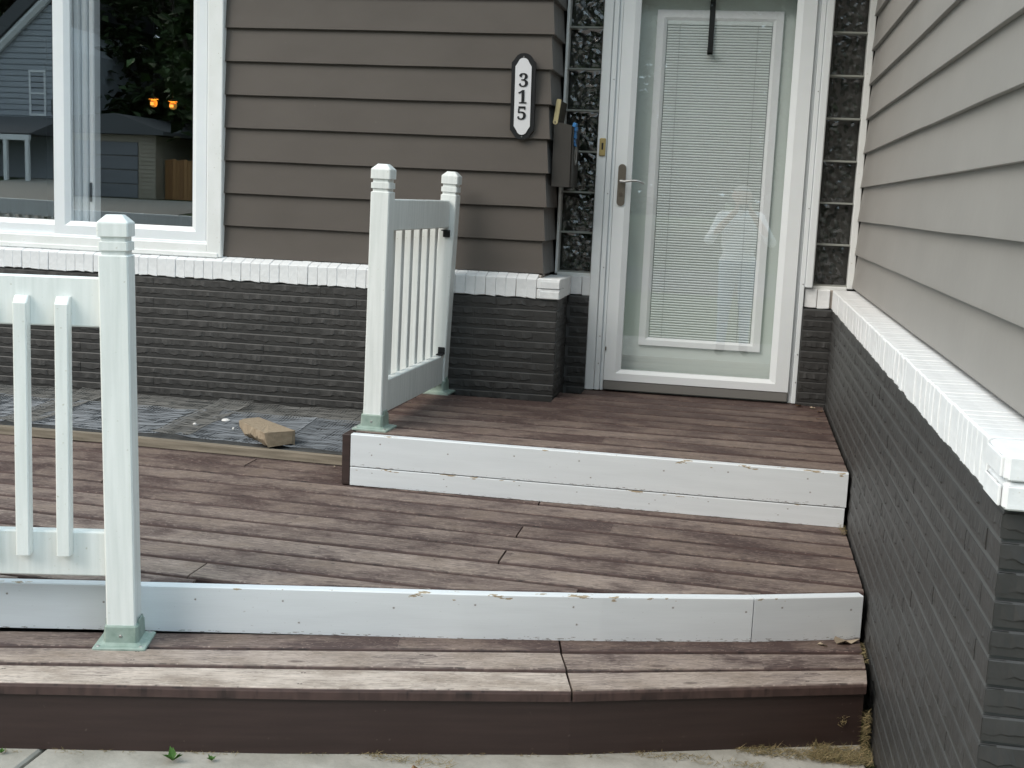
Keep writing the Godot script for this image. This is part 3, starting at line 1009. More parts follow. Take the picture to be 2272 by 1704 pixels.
	quad(eg, Vector3(0.21, -0.31, -0.4035), Vector3(0.742, -0.31, -0.4035), Vector3(0.742, 1.29, -0.4035), Vector3(0.21, 1.29, -0.4035), Vector3(0.4, 0, -9))
	part("pane", eg, M.clear, ed)
	var th := nst()
	xbox(th, -0.038, 0.976, -0.60, -0.5775, -0.46, -0.340, 0.001)
	part("threshold", th, M.grey_sweep, house)
	# wreath hanger on the entry door
	var wh := nst()
	xbox(wh, 0.424, 0.450, 1.125, 1.496, -0.394, -0.391, 0.001)
	xbox(wh, 0.424, 0.450, 1.118, 1.128, -0.394, -0.362, 0.001)
	xbox(wh, 0.424, 0.450, 1.118, 1.152, -0.365, -0.362, 0.001)
	xbox(wh, 0.424, 0.450, 1.493, 1.496, -0.47, -0.391, 0.001)
	var wo := part("wreath_hanger", wh, M.black)
	tag(wo, "black metal wreath hanger strap hooked over the top of the entry door", "hanger")
	# side walls closing the recess above and beside
	var rc := nst()
	xbox(rc, -0.32, -0.088, 1.66, 2.1, -0.46, -0.36, 0.001)
	xbox(rc, 1.02, 1.235, 1.66, 2.1, -0.46, -0.36, 0.001)
	xbox(rc, -0.088, 1.02, 1.60, 2.1, -0.46, -0.33, 0.001)
	part("wall_panel", rc, M.taupe, house)

func wavy(sd: int, w: float, h: float, z0: float, amp: float) -> ArrayMesh:
	var n := 26
	var ns := fn(sd, 1.0, 1)
	var pts := []
	var cx := ns.get_noise_1d(3.0) * 0.09
	var cy := ns.get_noise_1d(9.0) * 0.09
	for j in n + 1:
		for i in n + 1:
			var x := -w * 0.5 + w * i / n
			var y := -h * 0.5 + h * j / n
			var d := Vector2(x - cx - 0.05, y - cy + 0.06).length()
			var e2 := minf(minf(i, n - i), minf(j, n - j)) / 3.0
			var z := z0 + amp * (sin(d * 105.0 + 2.5 * ns.get_noise_2d(x * 18.0, y * 18.0)) * 0.6 + 1.5 * ns.get_noise_2d(x * 22.0, y * 22.0 + 5.0)) * minf(1.0, e2) - 0.004 * (1.0 - minf(1.0, e2))
			pts.append(Vector3(x, y, z))
	var st := nst()
	for j in n:
		for i in n:
			var a := j * (n + 1) + i
			for q in [[a, a + n + 1, a + 1], [a + 1, a + n + 1, a + n + 2]]:
				for k in q:
					st.add_vertex(pts[k])
	st.index()
	st.generate_normals()
	return st.commit()

func glass_blocks(house: Node3D) -> void:
	var info := [[-0.262, -0.087, "column of clear glass blocks left of the door, partly behind the mailbox"], [1.020, 1.180, "column of dark glass blocks between the door casing and the side wing"]]
	for k in 2:
		var x0: float = info[k][0]
		var x1: float = info[k][1]
		var w := x1 - x0
		var st := nst()
		var mo := nst()
		for i in 9:
			var yj := 1.2346 + 0.4064 - 0.2032 * i
			xbox(mo, x0 - 0.002, x1 + 0.002, yj - 0.0045, yj + 0.0045, -0.43, -0.357, 0.001)
		xbox(st, x0 - 0.016, x0 - 0.002, 0.004, 1.66, -0.43, -0.351, 0.003)
		xbox(st, x1 + 0.002, x1 + (0.016 if k == 0 else 0.034), 0.004, 1.66, -0.43, -0.351, 0.003)
		xbox(st, x0 - 0.002, x1 + 0.002, -0.03, 0.014, -0.43, -0.345, 0.003)
		var pnl := part("glass_block_panel", st, M.trim, house, info[k][2])
		part("mortar_joint", mo, mat(Color(0.30, 0.31, 0.285), 0.8), pnl)
		var backm := [mat(Color(0.012, 0.015, 0.011), 0.25), mat(Color(0.018, 0.019, 0.016), 0.5)]
		for i in 8:
			var yt := 1.2346 + 0.4064 - 0.2032 * i - 0.0045
			var yb := yt - 0.194 if i < 7 else 0.014
			var c := Vector3((x0 + x1) * 0.5, (yt + yb) * 0.5, 0)
			var hgt := yt - yb
			var o := piece("glass_block", wavy(500 + i + k * 20, w, hgt, -0.358, 0.0030 if k == 0 else 0.0018), M.block_glass, pnl)
			o.position = c
			var bm := piece("rear_face", wavy(600 + i + k * 20, w, hgt, -0.428, 0.004), backm[k], pnl)
			bm.position = c

# ---------------------------------------------------------------- porch, deck, step
func pz(x: float, z: float, s: float) -> Vector2:
	return Vector2(x, z + s * x)

func porch() -> void:
	var t := thing("porch_platform", "raised brown wooden porch platform in front of the door, with white risers", "porch")
	var g := 0.019
	var P := 0.158
	var z1 := 1.298 - 0.040
	var i := 0
	while z1 - i * P > -0.46:
		var zf := z1 - i * P
		var zb := zf - P + g
		var xr := 1.106
		var xl := -0.822 if zb > 0.04 else -0.19
		if zb < -0.30:
			xl = -0.085
		var sl := 0.012
		var b := board([pz(xl, zb, sl), pz(xr, zb, sl)], [pz(xl, zf, sl), pz(xr, zf, sl)], -0.580 + rng.randf_range(-0.0012, 0.0012), 0.038, 0.008, [4, 3, 4, 3, 2, 2, 1, 2, 1, 1, 0, 0][i % 12], rng.randf() * 4.0)
		part("deck_board", b, M.deckwood, t)
		i += 1
	part("riser_board", riser([Vector2(-0.8256, 1.298), Vector2(1.108, 1.300)], -0.7115, -0.5815, 0.038, 0.3), M.riser, t)
	part("riser_board", riser([Vector2(-0.8256, 1.2975), Vector2(1.104, 1.2995)], -0.7895, -0.7155, 0.038, 1.7), M.riser, t)
	var e := nst()
	xbox(e, -0.862, -0.8275, -0.7905, -0.584, 0.06, 1.296, 0.003)
	part("end_board", e, M.stain, t)
	var inner := nst()
	xbox(inner, -0.80, 1.09, -0.785, -0.622, 0.06, 1.25, 0.002)
	xbox(inner, -0.08, 1.09, -0.785, -0.622, -0.45, 0.058, 0.002)
	part("joist", inner, M.dark, t)

func deck() -> void:
	var t := thing("deck", "weathered brown wooden deck of long boards with a white edge riser", "deck")
	var line := [Vector2(-7.6, 4.42), Vector2(-4.4, 3.62), Vector2(-2.6, 3.125), Vector2(-1.4, 2.817), Vector2(-1.0, 2.7195), Vector2(-0.488, 2.598), Vector2(-0.086, 2.506), Vector2(0.318, 2.402), Vector2(0.767, 2.270)]
	var line2 := [Vector2(0.771, 2.2695), Vector2(1.103, 2.139)]
	part("riser_board", riser(line, -0.9300, -0.7917, 0.038, 0.0), M.riser, t)
	part("riser_board", riser(line2, -0.9300, -0.7912, 0.038, 2.3), M.riser, t)
	# boards: seams at x = 0, sloping a little; cut to the riser in front
	var edge := func(x: float) -> float:
		var all := line + line2
		for i in all.size() - 1:
			if x <= all[i + 1].x:
				return lerpf(all[i].y, all[i + 1].y, (x - all[i].x) / (all[i + 1].x - all[i].x)) - 0.041 / 0.968
		return all[-1].y - 0.041
	var P := 0.163
	var s := 0.045
	var rows := [3, 3, 3, 4, 3, 3, 4, 4, 5, 4, 5, 5, 5, 5, 5, 5, 5]
	var joint := {2: 0.0, 5: 0.0, 7: 0.0, 10: -0.92, 8: -2.1, 4: -1.75, 1: -1.35, 0: -2.0}
	for i in 22:
		var z0 := 0.86 + P * i + 0.0
		var spans := [[-7.6, 1.108]]
		if joint.has(i):
			var j: float = -0.05 if joint[i] == 0.0 else joint[i]
			spans = [[-7.6, j - 0.003], [j + 0.003, 1.108]]
		for sp in spans:
			var back := []
			var fr := []
			var n := 70
			for k in n + 1:
				var x: float = lerpf(sp[0], sp[1], float(k) / n)
				var ze: float = edge.call(x)
				var a := z0 + s * x
				var b := z0 + P - 0.016 + s * x
				if a > ze - 0.004:
					if back.size() > 1:
						break
					continue
				back.append(Vector2(x, a))
				fr.append(Vector2(x, minf(b, ze)))
			if back.size() < 2:
				continue
			var row: int = clampi(rows[mini(i, 16)] + (rng.randi_range(0, 1) if i % 3 == 0 else 0), 1, 6)
			part("deck_board", board(back, fr, -0.7917 + rng.randf_range(-0.001, 0.001), 0.036, 0.009, row, rng.randf() * 4.0), M.deckwood, t)
	var inner := nst()
	xbox(inner, -7.6, 1.09, -0.925, -0.836, 0.9, 2.06, 0.002)
	loft(inner, [PackedVector3Array([Vector3(-4.4, -0.925, 2.0), Vector3(-4.4, -0.836, 2.0), Vector3(-4.4, -0.836, 3.52), Vector3(-4.4, -0.925, 3.52)]), PackedVector3Array([Vector3(1.0, -0.925, 2.0), Vector3(1.0, -0.836, 2.0), Vector3(1.0, -0.836, 2.08), Vector3(1.0, -0.925, 2.08)])])
	part("joist", inner, M.dark, t)

func step() -> void:
	var t := thing("step", "low wooden step of weathered brown boards along the concrete walk", "step")
	var y := -0.9315
	# seam lines given left and right of the joint
	var L := [[Vector2(-7.6, 4.53), Vector2(0.19, 2.40)], [Vector2(-7.6, 4.68), Vector2(-1.3, 2.945), Vector2(0.214, 2.523)], [Vector2(-7.6, 4.77), Vector2(-1.25, 3.062), Vector2(0.251, 2.669)], [Vector2(-7.6, 4.87), Vector2(-1.172, 3.183), Vector2(-0.47, 3.018), Vector2(0.286, 2.812)]]
	var R := [[Vector2(0.196, 2.398), Vector2(1.10, 2.12)], [Vector2(0.220, 2.521), Vector2(1.100, 2.258)], [Vector2(0.257, 2.667), Vector2(1.098, 2.393)], [Vector2(0.292, 2.810), Vector2(1.090, 2.518)]]
	var rows := [[3, 2], [6, 5], [8, 6]]
	for side in 2:
		var q: Array = L if side == 0 else R
		for k in 3:
			var a: Array = q[k]
			var b: Array = q[k + 1]
			# resample both lines to the same stations
			var back := []
			var fr := []
			for i in 25:
				back.append(along(a, i / 24.0) + Vector2(0, 0.0055))
				fr.append(along(b, i / 24.0) - Vector2(0, 0.0055) * (1.0 if k < 2 else 0.6))
			part("step_board", board(back, fr, y + rng.randf_range(-0.001, 0.0015) + (0.001 if side == 0 else 0.0), 0.031, 0.010, rows[k][side], 0.4 + 1.1 * k + 1.9 * side), M.deckwood, t)
	var f := nst()
	var rings := []
	for p in [Vector2(-7.6, 4.845), Vector2(-1.172, 3.168), Vector2(-0.47, 3.003), Vector2(0.286, 2.797), Vector2(1.086, 2.503)]:
		rings.append(PackedVector3Array([Vector3(p.x, -1.1195, p.y), Vector3(p.x, -0.964, p.y), Vector3(p.x, -0.964, p.y - 0.036), Vector3(p.x, -1.1195, p.y - 0.036)]))
	loft(f, rings)
	part("fascia_board", f, M.stain, t, "dark brown front board of the step")
	var inner := nst()
	loft(inner, [PackedVector3Array([Vector3(-4.1, -1.08, 3.3), Vector3(-4.1, -0.975, 3.3), Vector3(-4.1, -0.975, 3.86), Vector3(-4.1, -1.08, 3.86)]), PackedVector3Array([Vector3(1.0, -1.08, 2.1), Vector3(1.0, -0.975, 2.1), Vector3(1.0, -0.975, 2.44), Vector3(1.0, -1.08, 2.44)])])
	part("joist", inner, M.dark, t)

func along(line: Array, t: float) -> Vector2:
	var x := lerpf(line[0].x, line[-1].x, t)
	for i in line.size() - 1:
		if x <= line[i + 1].x + 1e-6:
			return (line[i] as Vector2).lerp(line[i + 1], (x - line[i].x) / (line[i + 1].x - line[i].x))
	return line[-1]

# ---------------------------------------------------------------- planting bed under wire mesh
func bed_y(x: float, z: float) -> float:
	return lerpf(-0.722, -0.757, clampf((z - 0.06) / 0.82, 0, 1)) + 0.006 * M.bedn.get_noise_2d(x * 1.6, z * 3.0)

func bed() -> void:
	M.bedn = fn(61, 1.0, 3)
	var t := thing("planting_bed", "narrow covered bed along the brick wall, edged with an old board", "planting bed")
	var st := nst()
	var soil := tri_mat(tone_tex(62, Color(0.055, 0.056, 0.056), Color(0.095, 0.096, 0.095), 512, 14, 14, 0.4), 1.3, 0.95)
	bump(soil, 63, 0.05, 0.4)
	for i in 90:
		for j in 20:
			var x0 := -4.6 + i * 3.745 / 90.0
			var x1 := x0 + 3.745 / 90.0
			var z0 := 0.045 + j * 0.845 / 20
			var z1 := z0 + 0.845 / 20
			var f := func(x: float, z: float) -> Vector3: return Vector3(x, bed_y(x, z) - 0.006, z)
			quad(st, f.call(x0, z0), f.call(x1, z0), f.call(x1, z1), f.call(x0, z1), Vector3((x0 + x1) / 2, -9, z0))
	part("soil_cover", st, soil, t)
	var ed := nst()
	loft(ed, [PackedVector3Array([Vector3(-4.3, -0.7915, 0.925), Vector3(-4.3, -0.759, 0.923), Vector3(-4.3, -0.759, 0.886), Vector3(-4.3, -0.7915, 0.886)]), PackedVector3Array([Vector3(-2.1, -0.7905, 0.909), Vector3(-2.1, -0.756, 0.907), Vector3(-2.1, -0.755, 0.869), Vector3(-2.1, -0.7905, 0.869)]), PackedVector3Array([Vector3(-0.864, -0.7905, 0.968), Vector3(-0.864, -0.757, 0.965), Vector3(-0.864, -0.756, 0.927), Vector3(-0.864, -0.7905, 0.927)])])
	part("edging_board", ed, M.oldwood, t, "weathered edging board of the bed")
	# sheets of galvanised hardware cloth, slightly sagging, laid edge over edge
	var mesh_thing := thing("wire_mesh_cover", "galvanised wire mesh sheets laid over the bed beside the brick wall", "wire mesh", Vector3.ZERO)
	var wire := mat(Color(0.080, 0.094, 0.110), 0.42)
	wire.metallic = 0.5
	var wire2 := mat(Color(0.10, 0.10, 0.095), 0.6)
	wire2.metallic = 0.2
	var sheets := [[-4.2, -3.42, 0.34, 0.872, 0.010, 0], [-3.36, -2.62, 0.33, 0.868, 0.010, 0], [-2.54, -1.86, 0.34, 0.862, 0.011, 0], [-1.78, -1.30, 0.33, 0.872, 0.012, 0], [-1.31, -0.87, 0.32, 0.885, 0.009, 0], [-4.2, -2.5, 0.075, 0.36, 0.004, 1], [-2.58, -0.87, 0.07, 0.35, 0.006, 1], [-2.66, -2.48, 0.10, 0.865, 0.017, 1], [-1.90, -1.72, 0.10, 0.868, 0.018, 1]]
	for s in sheets:
		var ws := nst()
		var sk := 0.12
		var f := func(x: float, z: float) -> Vector3:
			var mx := minf(x - float(s[0]), float(s[1]) - x)
			var mz := minf(z - float(s[2]), float(s[3]) - z)
			var lift := 0.008 * exp(-mx * 30.0) + 0.012 * exp(-mz * 26.0) * (0.5 + 0.8 * absf(M.bedn.get_noise_1d(x * 4.0)))
			return Vector3(x, bed_y(x, z) + float(s[4]) - 0.006 + lift + 0.006 * M.bedn.get_noise_2d(x * 14.0, z * 14.0), z)
		var pitch := 0.0145
		var x: float = s[0]
		while x < s[1]:
			var z: float = s[2]
			while z < float(s[3]) - 0.01:
				wire_bit(ws, f.call(x, z), f.call(x, minf(z + 0.075, s[3])))
				z += 0.075
			x += pitch
		var z2: float = s[2]
		while z2 < s[3]:
			var x2: float = s[0]
			while x2 < float(s[1]) - 0.01:
				wire_bit(ws, f.call(x2, z2) + Vector3(0, 0.0009, 0), f.call(minf(x2 + 0.075, s[1]), z2) + Vector3(0, 0.0009, 0))
				x2 += 0.075
			z2 += pitch
		part("mesh_sheet", ws, wire if s[5] == 0 else wire2, mesh_thing)

func wire_bit(st: SurfaceTool, a: Vector3, b: Vector3) -> void:
	var d := (b - a).normalized()
	var sde := d.cross(Vector3.UP).normalized() * 0.0012
	var up := Vector3(0, 0.0012, 0)
	var c := (a + b) * 0.5 - up
	quad(st, a + sde - up, b + sde - up, b + up, a + up, c)
	quad(st, a - sde - up, b - sde - up, b + up, a + up, c)

# ---------------------------------------------------------------- railings
func front_railing() -> void:
	var px := -1.010
	var pzv := 2.818
	var t := thing("deck_railing", "white wooden railing on the deck edge with newel post and flat balusters", "railing", Vector3(px, -0.9315, pzv))
	var turn := 0.245
	t.rotation.y = turn
	# local: +x along the rail to the right, front is +z; rail runs to -x
	var st := nst()
	post(st, 0.081, 1.220)
	part("post", st, M.white, t, "thick white newel post with bevelled top and grooves").rotation.z = 0.018
	post_base(t, Vector3.ZERO, 0.0, 0.081)
	var y0 := 0.9315
	var xr := -0.046
	var xl := -6.2
	var st2 := nst()
	xbox(st2, xl, xr, 0.114 - 0.137 + y0, 0.114 + y0, -0.030, 0.008, 0.004)
	part("rail", st2, M.white, t)
	var st3 := nst()
	xbox(st3, xl, xr, -0.735 + y0, -0.605 + y0, -0.030, 0.008, 0.004)
	part("rail", st3, M.white, t)
	for i in 54:
		var x := -0.158 - i * 0.111
		var b := nst()
		# bevelled top sloping back
		var hw := 0.0185
		var y1 := 0.060 + y0
		var yb := -0.667 + y0
		var rings := []
		for q in [[yb, 0.0095, 0.045], [y1 - 0.020, 0.0095, 0.045], [y1, 0.0095, 0.026]]:
			var zf: float = q[2]
			var zb: float = q[1]
			var e := 0.003
			rings.append(PackedVector3Array([Vector3(x - hw, q[0], zb), Vector3(x - hw, q[0], zf - e), Vector3(x - hw + e, q[0], zf), Vector3(x + hw - e, q[0], zf), Vector3(x + hw, q[0], zf - e), Vector3(x + hw, q[0], zb)]))
		loft(b, rings)
		part("baluster", b, M.white, t)
	var st4 := nst()
	post(st4, 0.085, 1.220)
	var p2 := part("post", st4, M.white, t)
	p2.position = Vector3(-6.245, 0, 0)
	post_base(t, Vector3(-6.245, 0, 0), 0.0, 0.085)

func side_railing() -> void:
	var t := thing("porch_railing", "short white railing with two newel posts along the left edge of the porch", "railing", Vector3(-0.772, -0.580, 1.150))
	t.rotation = Vector3(0, -0.031, -0.008)
	var h := 1.070
	var zr := -1.025
	for k in 2:
		var st := nst()
		post(st, 0.078, h)
		var p := part("post", st, M.white, t, ["white newel post at the front corner of the porch", "white newel post near the brick wall"][k])
		p.position = Vector3(0.0 if k == 0 else -0.020, 0, 0 if k == 0 else zr)
		p.rotation.z = 0.0 if k == 0 else -0.026
		post_base(t, Vector3(0.0 if k == 0 else -0.020, 0, 0.0 if k == 0 else zr), 0.0, 0.078)
	var y0 := 0.580
	var st2 := nst()
	xbox(st2, -0.022, 0.016, 0.224 + y0, 0.353 + y0, zr + 0.043, -0.043, 0.004)
	part("rail", st2, M.white, t)
	var st3 := nst()
	xbox(st3, -0.022, 0.016, -0.528 + y0, -0.390 + y0, zr + 0.043, -0.043, 0.004)
	part("rail", st3, M.white, t)
	for i in 7:
		var z := -0.118 - i * 0.132
		var b := nst()
		xbox(b, -0.061, -0.0235, -0.46 + y0, 0.29 + y0, z - 0.020, z + 0.020, 0.003)
		part("baluster", b, M.white, t)
	for y in [0.215, -0.386]:
		var br := nst()
		var s := 1.0 if y < 0 else -1.0
		xbox(br, -0.012, 0.022, y + y0, y + y0 + s * 0.036, zr + 0.042, zr + 0.050, 0.002)
		xbox(br, -0.012, 0.022, y + y0, y + y0 + s * 0.006, zr + 0.050, zr + 0.085, 0.002)
		part("bracket", br, M.black, t)

# ---------------------------------------------------------------- small things
func small_things() -> void:
	# house number plaque
	var s := thing("house_number_sign", "black and white house number plaque reading 315 on the siding", "sign", Vector3(-0.4175, 0.858, 0.012))
	s.rotation = Vector3(0.055, 0, 0.004)
	var outline := func(w: float, h: float, cut: float, r: float) -> PackedVector2Array:
		var p := PackedVector2Array()
		var hw := w * 0.5
		var hh := h * 0.5
		# right side upper corner, then the curved top, and so on round
		for q in [[1, 1], [-1, -1]]:
			var sy: float = q[1]
			var sx: float = q[0]
			p.append(Vector2(sx * hw, -sy * (hh - cut)))
			p.append(Vector2(sx * hw, sy * (hh - cut)))
			p.append(Vector2(sx * hw * 0.80, sy * (hh - cut * 0.72)))
			for i in 7:
				var a := PI * (i + 0.6) / 7.2
				p.append(Vector2(sx * r * cos(a), sy * (hh - cut * 0.62 + cut * 0.62 * sin(a))))
			p.append(Vector2(-sx * hw * 0.80, sy * (hh - cut * 0.72)))
		return p
	var st := nst()
	prism(st, outline.call(0.116, 0.402, 0.044, 0.040), -0.008, 0.010)
	part("frame", st, M.black, s)
	var sw := nst()
	prism(sw, outline.call(0.078, 0.358, 0.040, 0.026), 0.0105, 0.0135)
	part("face", sw, mat(Color(0.70, 0.70, 0.72), 0.4), s)
	var font := SystemFont.new()
	font.font_names = PackedStringArray(["Droid Serif"])
	font.font_weight = 700
	for i in 3:
		var tm := TextMesh.new()
		tm.text = "315"[i]
		tm.font = font
		tm.font_size = 64
		tm.pixel_size = 0.062 / 46.0
		tm.depth = 0.003
		var o := MeshInstance3D.new()
		o.name = fresh("digit", s)
		o.mesh = tm
		o.material_override = M.black
		s.add_child(o, true)
		o.position = Vector3([0.003, 0.0, -0.002][i], [0.076, -0.002, -0.078][i], 0.0148)
		o.scale = Vector3(1.02, 1.0, 1.0)
	var sc := nst()
	for y in [0.184, -0.187]:
		tube(sc, [Vector3(0, y, 0.0095), Vector3(0, y, 0.0125)], [0.004, 0.003], 8)
	part("screw", sc, M.steel, s)

	# mailbox on the return wall
	var m := thing("mailbox", "taupe painted metal mailbox hung on the siding return, lid standing open", "mailbox", Vector3(-0.270, 0.442, -0.17))
	var b := nst()
	var prof := PackedVector2Array([Vector2(0.0, 0.0), Vector2(0.088, 0.0), Vector2(0.086, 0.292), Vector2(0.040, 0.303), Vector2(0.0, 0.306)])
	var r0 := PackedVector3Array()
	var r1 := PackedVector3Array()
	for q in prof:
		r0.append(Vector3(q.x, q.y, -0.125))
		r1.append(Vector3(q.x, q.y, 0.125))
	loft(b, [r0, r1])
	part("body", b, M.mailbox, m)
	var bf := nst()
	xbox(bf, 0.087, 0.094, 0.0, 0.286, -0.118, 0.118, 0.003)
	part("front_panel", bf, M.mailbox, m)
	var ov := nst()
	for i in 24:
		var a := TAU * i / 24.0
		var a2 := TAU * (i + 1) / 24.0
		tube(ov, [Vector3(0.097, 0.155 + 0.045 * sin(a), 0.02 + 0.032 * cos(a)), Vector3(0.097, 0.155 + 0.045 * sin(a2), 0.02 + 0.032 * cos(a2))], [0.0035, 0.0035], 6)
	part("emblem_ring", ov, M.steel, m)
	var lid := nst()
	cbox(lid, Vector3(0.012, 0.356, 0.0), Vector3(0.010, 0.112, 0.244), 0.002, Basis(Vector3.FORWARD, 0.12))
	var ld := part("lid", lid, mat(Color(0.05, 0.042, 0.03), 0.5), m, "open lid of the mailbox")
	var ln := nst()
	cbox(ln, Vector3(0.0115, 0.356, 0.1245), Vector3(0.024, 0.116, 0.006), 0.003, Basis(Vector3.FORWARD, 0.12))
	tube(ln, [Vector3(0.005, 0.306, 0.120), Vector3(0.005, 0.306, 0.129)], [0.012, 0.012], 12)
	part("lid_flange", ln, mat(Color(0.50, 0.43, 0.24), 0.4), ld)
	var hs := nst()
	tube(hs, [Vector3(0.005, 0.306, 0.1285), Vector3(0.005, 0.306, 0.1315)], [0.004, 0.004], 8)
	part("rivet", hs, M.nickel, ld)
	var pp := nst()
	for i in 6:
		var y := -0.02 - 0.0 * i
		cbox(pp, Vector3(-0.176 + 0.004 * (i % 2), 0.742 - 0.018 * i + y * 0.2, -0.10 - 0.006 * (i % 3)), Vector3(0.018 - 0.002 * i, 0.024, 0.05), 0.004, Basis(Vector3.FORWARD, 0.25 - 0.12 * i))
	tag(part("plastic_bag", pp, mat(Color(0.06, 0.22, 0.50), 0.3)), "crumpled bright blue plastic bag hanging out of the mailbox", "bag")

	# door bell
	var db := thing("doorbell", "pale gold doorbell push with a black button on the door casing", "doorbell", Vector3(-0.0595, 0.648, -0.298))
	var d1 := nst()
	cbox(d1, Vector3.ZERO, Vector3(0.031, 0.088, 0.016), 0.004)
	part("plate", d1, M.gold, db)
	var d2 := nst()
	cbox(d2, Vector3(0, 0.004, 0.008), Vector3(0.009, 0.034, 0.004), 0.001)
	part("button", d2, M.black, db)
	var lt := nst()
	cbox(lt, Vector3(0.012, -0.360, -0.298), Vector3(0.007, 0.020, 0.010), 0.002)
	tag(part("strike_plate", lt, M.nickel), "small metal strike plate low on the left of the storm door", "latch")

	# broken retaining block
	var blk := nst()
	var rb := RandomNumberGenerator.new()
	rb.seed = 8
	var yb := -0.749
	var yt := -0.682
	var topq := PackedVector2Array([Vector2(-1.548, 0.70), Vector2(-1.545, 0.655), Vector2(-1.497, 0.588), Vector2(-1.228, 0.831), Vector2(-1.334, 0.925)])
	var ring_b := PackedVector3Array()
	var ring_t := PackedVector3Array()
	# split face runs from the left corner to the front corner
	var face_top := []
	var face_mid := []
	var face_bot := []
	for i in 15:
		var f := i / 14.0
		var p := Vector2(-1.548, 0.70).lerp(Vector2(-1.334, 0.925), f)
		var out := Vector2(-0.72, 0.69)
		var bul := sin(PI * f) * 0.012
		face_top.append(Vector3(p.x + out.x * rb.randf_range(-0.003, 0.004), yt + rb.randf_range(-0.004, 0.0), p.y + out.y * rb.randf_range(-0.003, 0.004)))
		face_mid.append(Vector3(p.x + out.x * (bul + rb.randf_range(-0.014, 0.010)), lerpf(yt, yb, 0.5) + rb.randf_range(-0.012, 0.012), p.y + out.y * (bul + rb.randf_range(-0.010, 0.008))))
		face_bot.append(Vector3(p.x - out.x * rb.randf_range(0.010, 0.03), yb + rb.randf_range(0.0, 0.004), p.y - out.y * rb.randf_range(0.010, 0.03)))
	var cen := Vector3(-1.40, -0.72, 0.75)
	for i in 14:
		quad(blk, face_top[i], face_top[i + 1], face_mid[i + 1], face_mid[i], cen)
		quad(blk, face_mid[i], face_mid[i + 1], face_bot[i + 1], face_bot[i], cen)
		tri(blk, face_top[i], face_top[i + 1], Vector3(-1.40, yt, 0.72), cen)
		tri(blk, face_bot[i], face_bot[i + 1], Vector3(-1.40, yb, 0.72), cen)
	var rest := [Vector2(-1.334, 0.925), Vector2(-1.322, 0.919), Vector2(-1.238, 0.845), Vector2(-1.230, 0.829), Vector2(-1.497, 0.588), Vector2(-1.545, 0.655), Vector2(-1.548, 0.70)]
	for i in 6:
		var a: Vector2 = rest[i]
		var c: Vector2 = rest[i + 1]
		var a3: Vector3 = face_top[14] if i == 0 else Vector3(a.x, yt, a.y)
		var c3: Vector3 = face_top[0] if i == 5 else Vector3(c.x, yt, c.y)
		var a4: Vector3 = face_bot[14] if i == 0 else Vector3(a.x, yb + (0.010 if i in [2] else 0.0), a.y)
		var c4: Vector3 = face_bot[0] if i == 5 else Vector3(c.x, yb + (0.010 if i in [1] else 0.0), c.y)
		quad(blk, a3, c3, c4, a4, cen)
		tri(blk, a3, c3, Vector3(-1.40, yt, 0.72), cen)
		tri(blk, a4, c4, Vector3(-1.40, yb, 0.72), cen)
	var bm := tri_mat(tone_tex(66, Color(0.25, 0.195, 0.135), Color(0.36, 0.29, 0.21), 256, 8, 8, 0.3, 0.2, Color(0.16, 0.13, 0.085)), 5.0, 0.95)
	bump(bm, 67, 0.06, 0.25)
	tag(part("concrete_block", blk, bm), "tan split-face retaining wall block lying on the wire mesh", "block")

	# pebbles on the mesh
	var peb := [Vector3(-1.79, 0.0, 0.64), Vector3(-1.595, 0.0, 0.65), Vector3(-1.70, 0.0, 0.49)]
	for i in 3:
		var p: Vector3 = peb[i]
		var ps := nst()
		var w: float = [0.010, 0.006, 0.022][i]
		tube(ps, [Vector3(0, -0.004, 0), Vector3(0, 0.0, 0), Vector3(0, 0.006, 0), Vector3(0, 0.009, 0)], [w * 0.5, w, w * 0.8, w * 0.3], 9)
		var o := part("white_pebble" if i < 2 else "paper_scrap", ps, mat(Color(0.72, 0.70, 0.68), 0.7))
		o.position = Vector3(p.x, bed_y(p.x, p.z) + 0.012, p.z)
		tag(o, ["larger white pebble on the mesh left of the block", "tiny pale pebble on the mesh just left of the block", "flat pale scrap on the mesh behind the tan block's left end"][i], "pebble" if i < 2 else "scrap")

	# dead leaves and twigs
	var leafm := mat(Color(0.23, 0.13, 0.06), 0.8)
	leafm.cull_mode = BaseMaterial3D.CULL_DISABLED
	var pale := mat(Color(0.33, 0.27, 0.20), 0.85)
	pale.cull_mode = BaseMaterial3D.CULL_DISABLED
	var leaves := [
		[Vector3(0.985, -0.576, -0.235), 0.045, 0, "dry leaf scraps at the foot of the right door casing"],
		[Vector3(1.055, -0.576, -0.20), 0.034, 1, "pale curled leaf beside the brick strip right of the door"],
		[Vector3(1.085, -0.576, -0.10), 0.034, 0, "orange brown leaf in the porch corner by the side wing"],
		[Vector3(1.06, -0.576, 0.12), 0.016, 0, "small brown leaf crumb on the porch near the side wing"],
		[Vector3(1.05, -0.929, 2.19), 0.075, 1, "curled pale leaf on the step against the right riser end"],
		[Vector3(0.985, -0.929, 2.235), 0.03, 1, "small leaf stalk on the step near the right riser end"],
		[Vector3(-0.09, -1.117, 3.02), 0.06, 0, "brown leaf on the walk below the middle of the step"],
		[Vector3(0.70, -1.117, 2.80), 0.04, 1, "dull leaf on the walk under the right part of the step"],
		[Vector3(-0.90, -0.788, 1.02), 0.02, 0, "reddish leaf scrap on the deck at the porch end board"],
		[Vector3(-0.985, -0.788, 1.01), 0.016, 1, "tiny pale scrap on the deck below the edging board"],
		[Vector3(-2.42, -0.705, 0.16), 0.035, 0, "rusty brown leaf on the mesh near the brick, behind the balusters"]]
	var lr := RandomNumberGenerator.new()
	lr.seed = 44
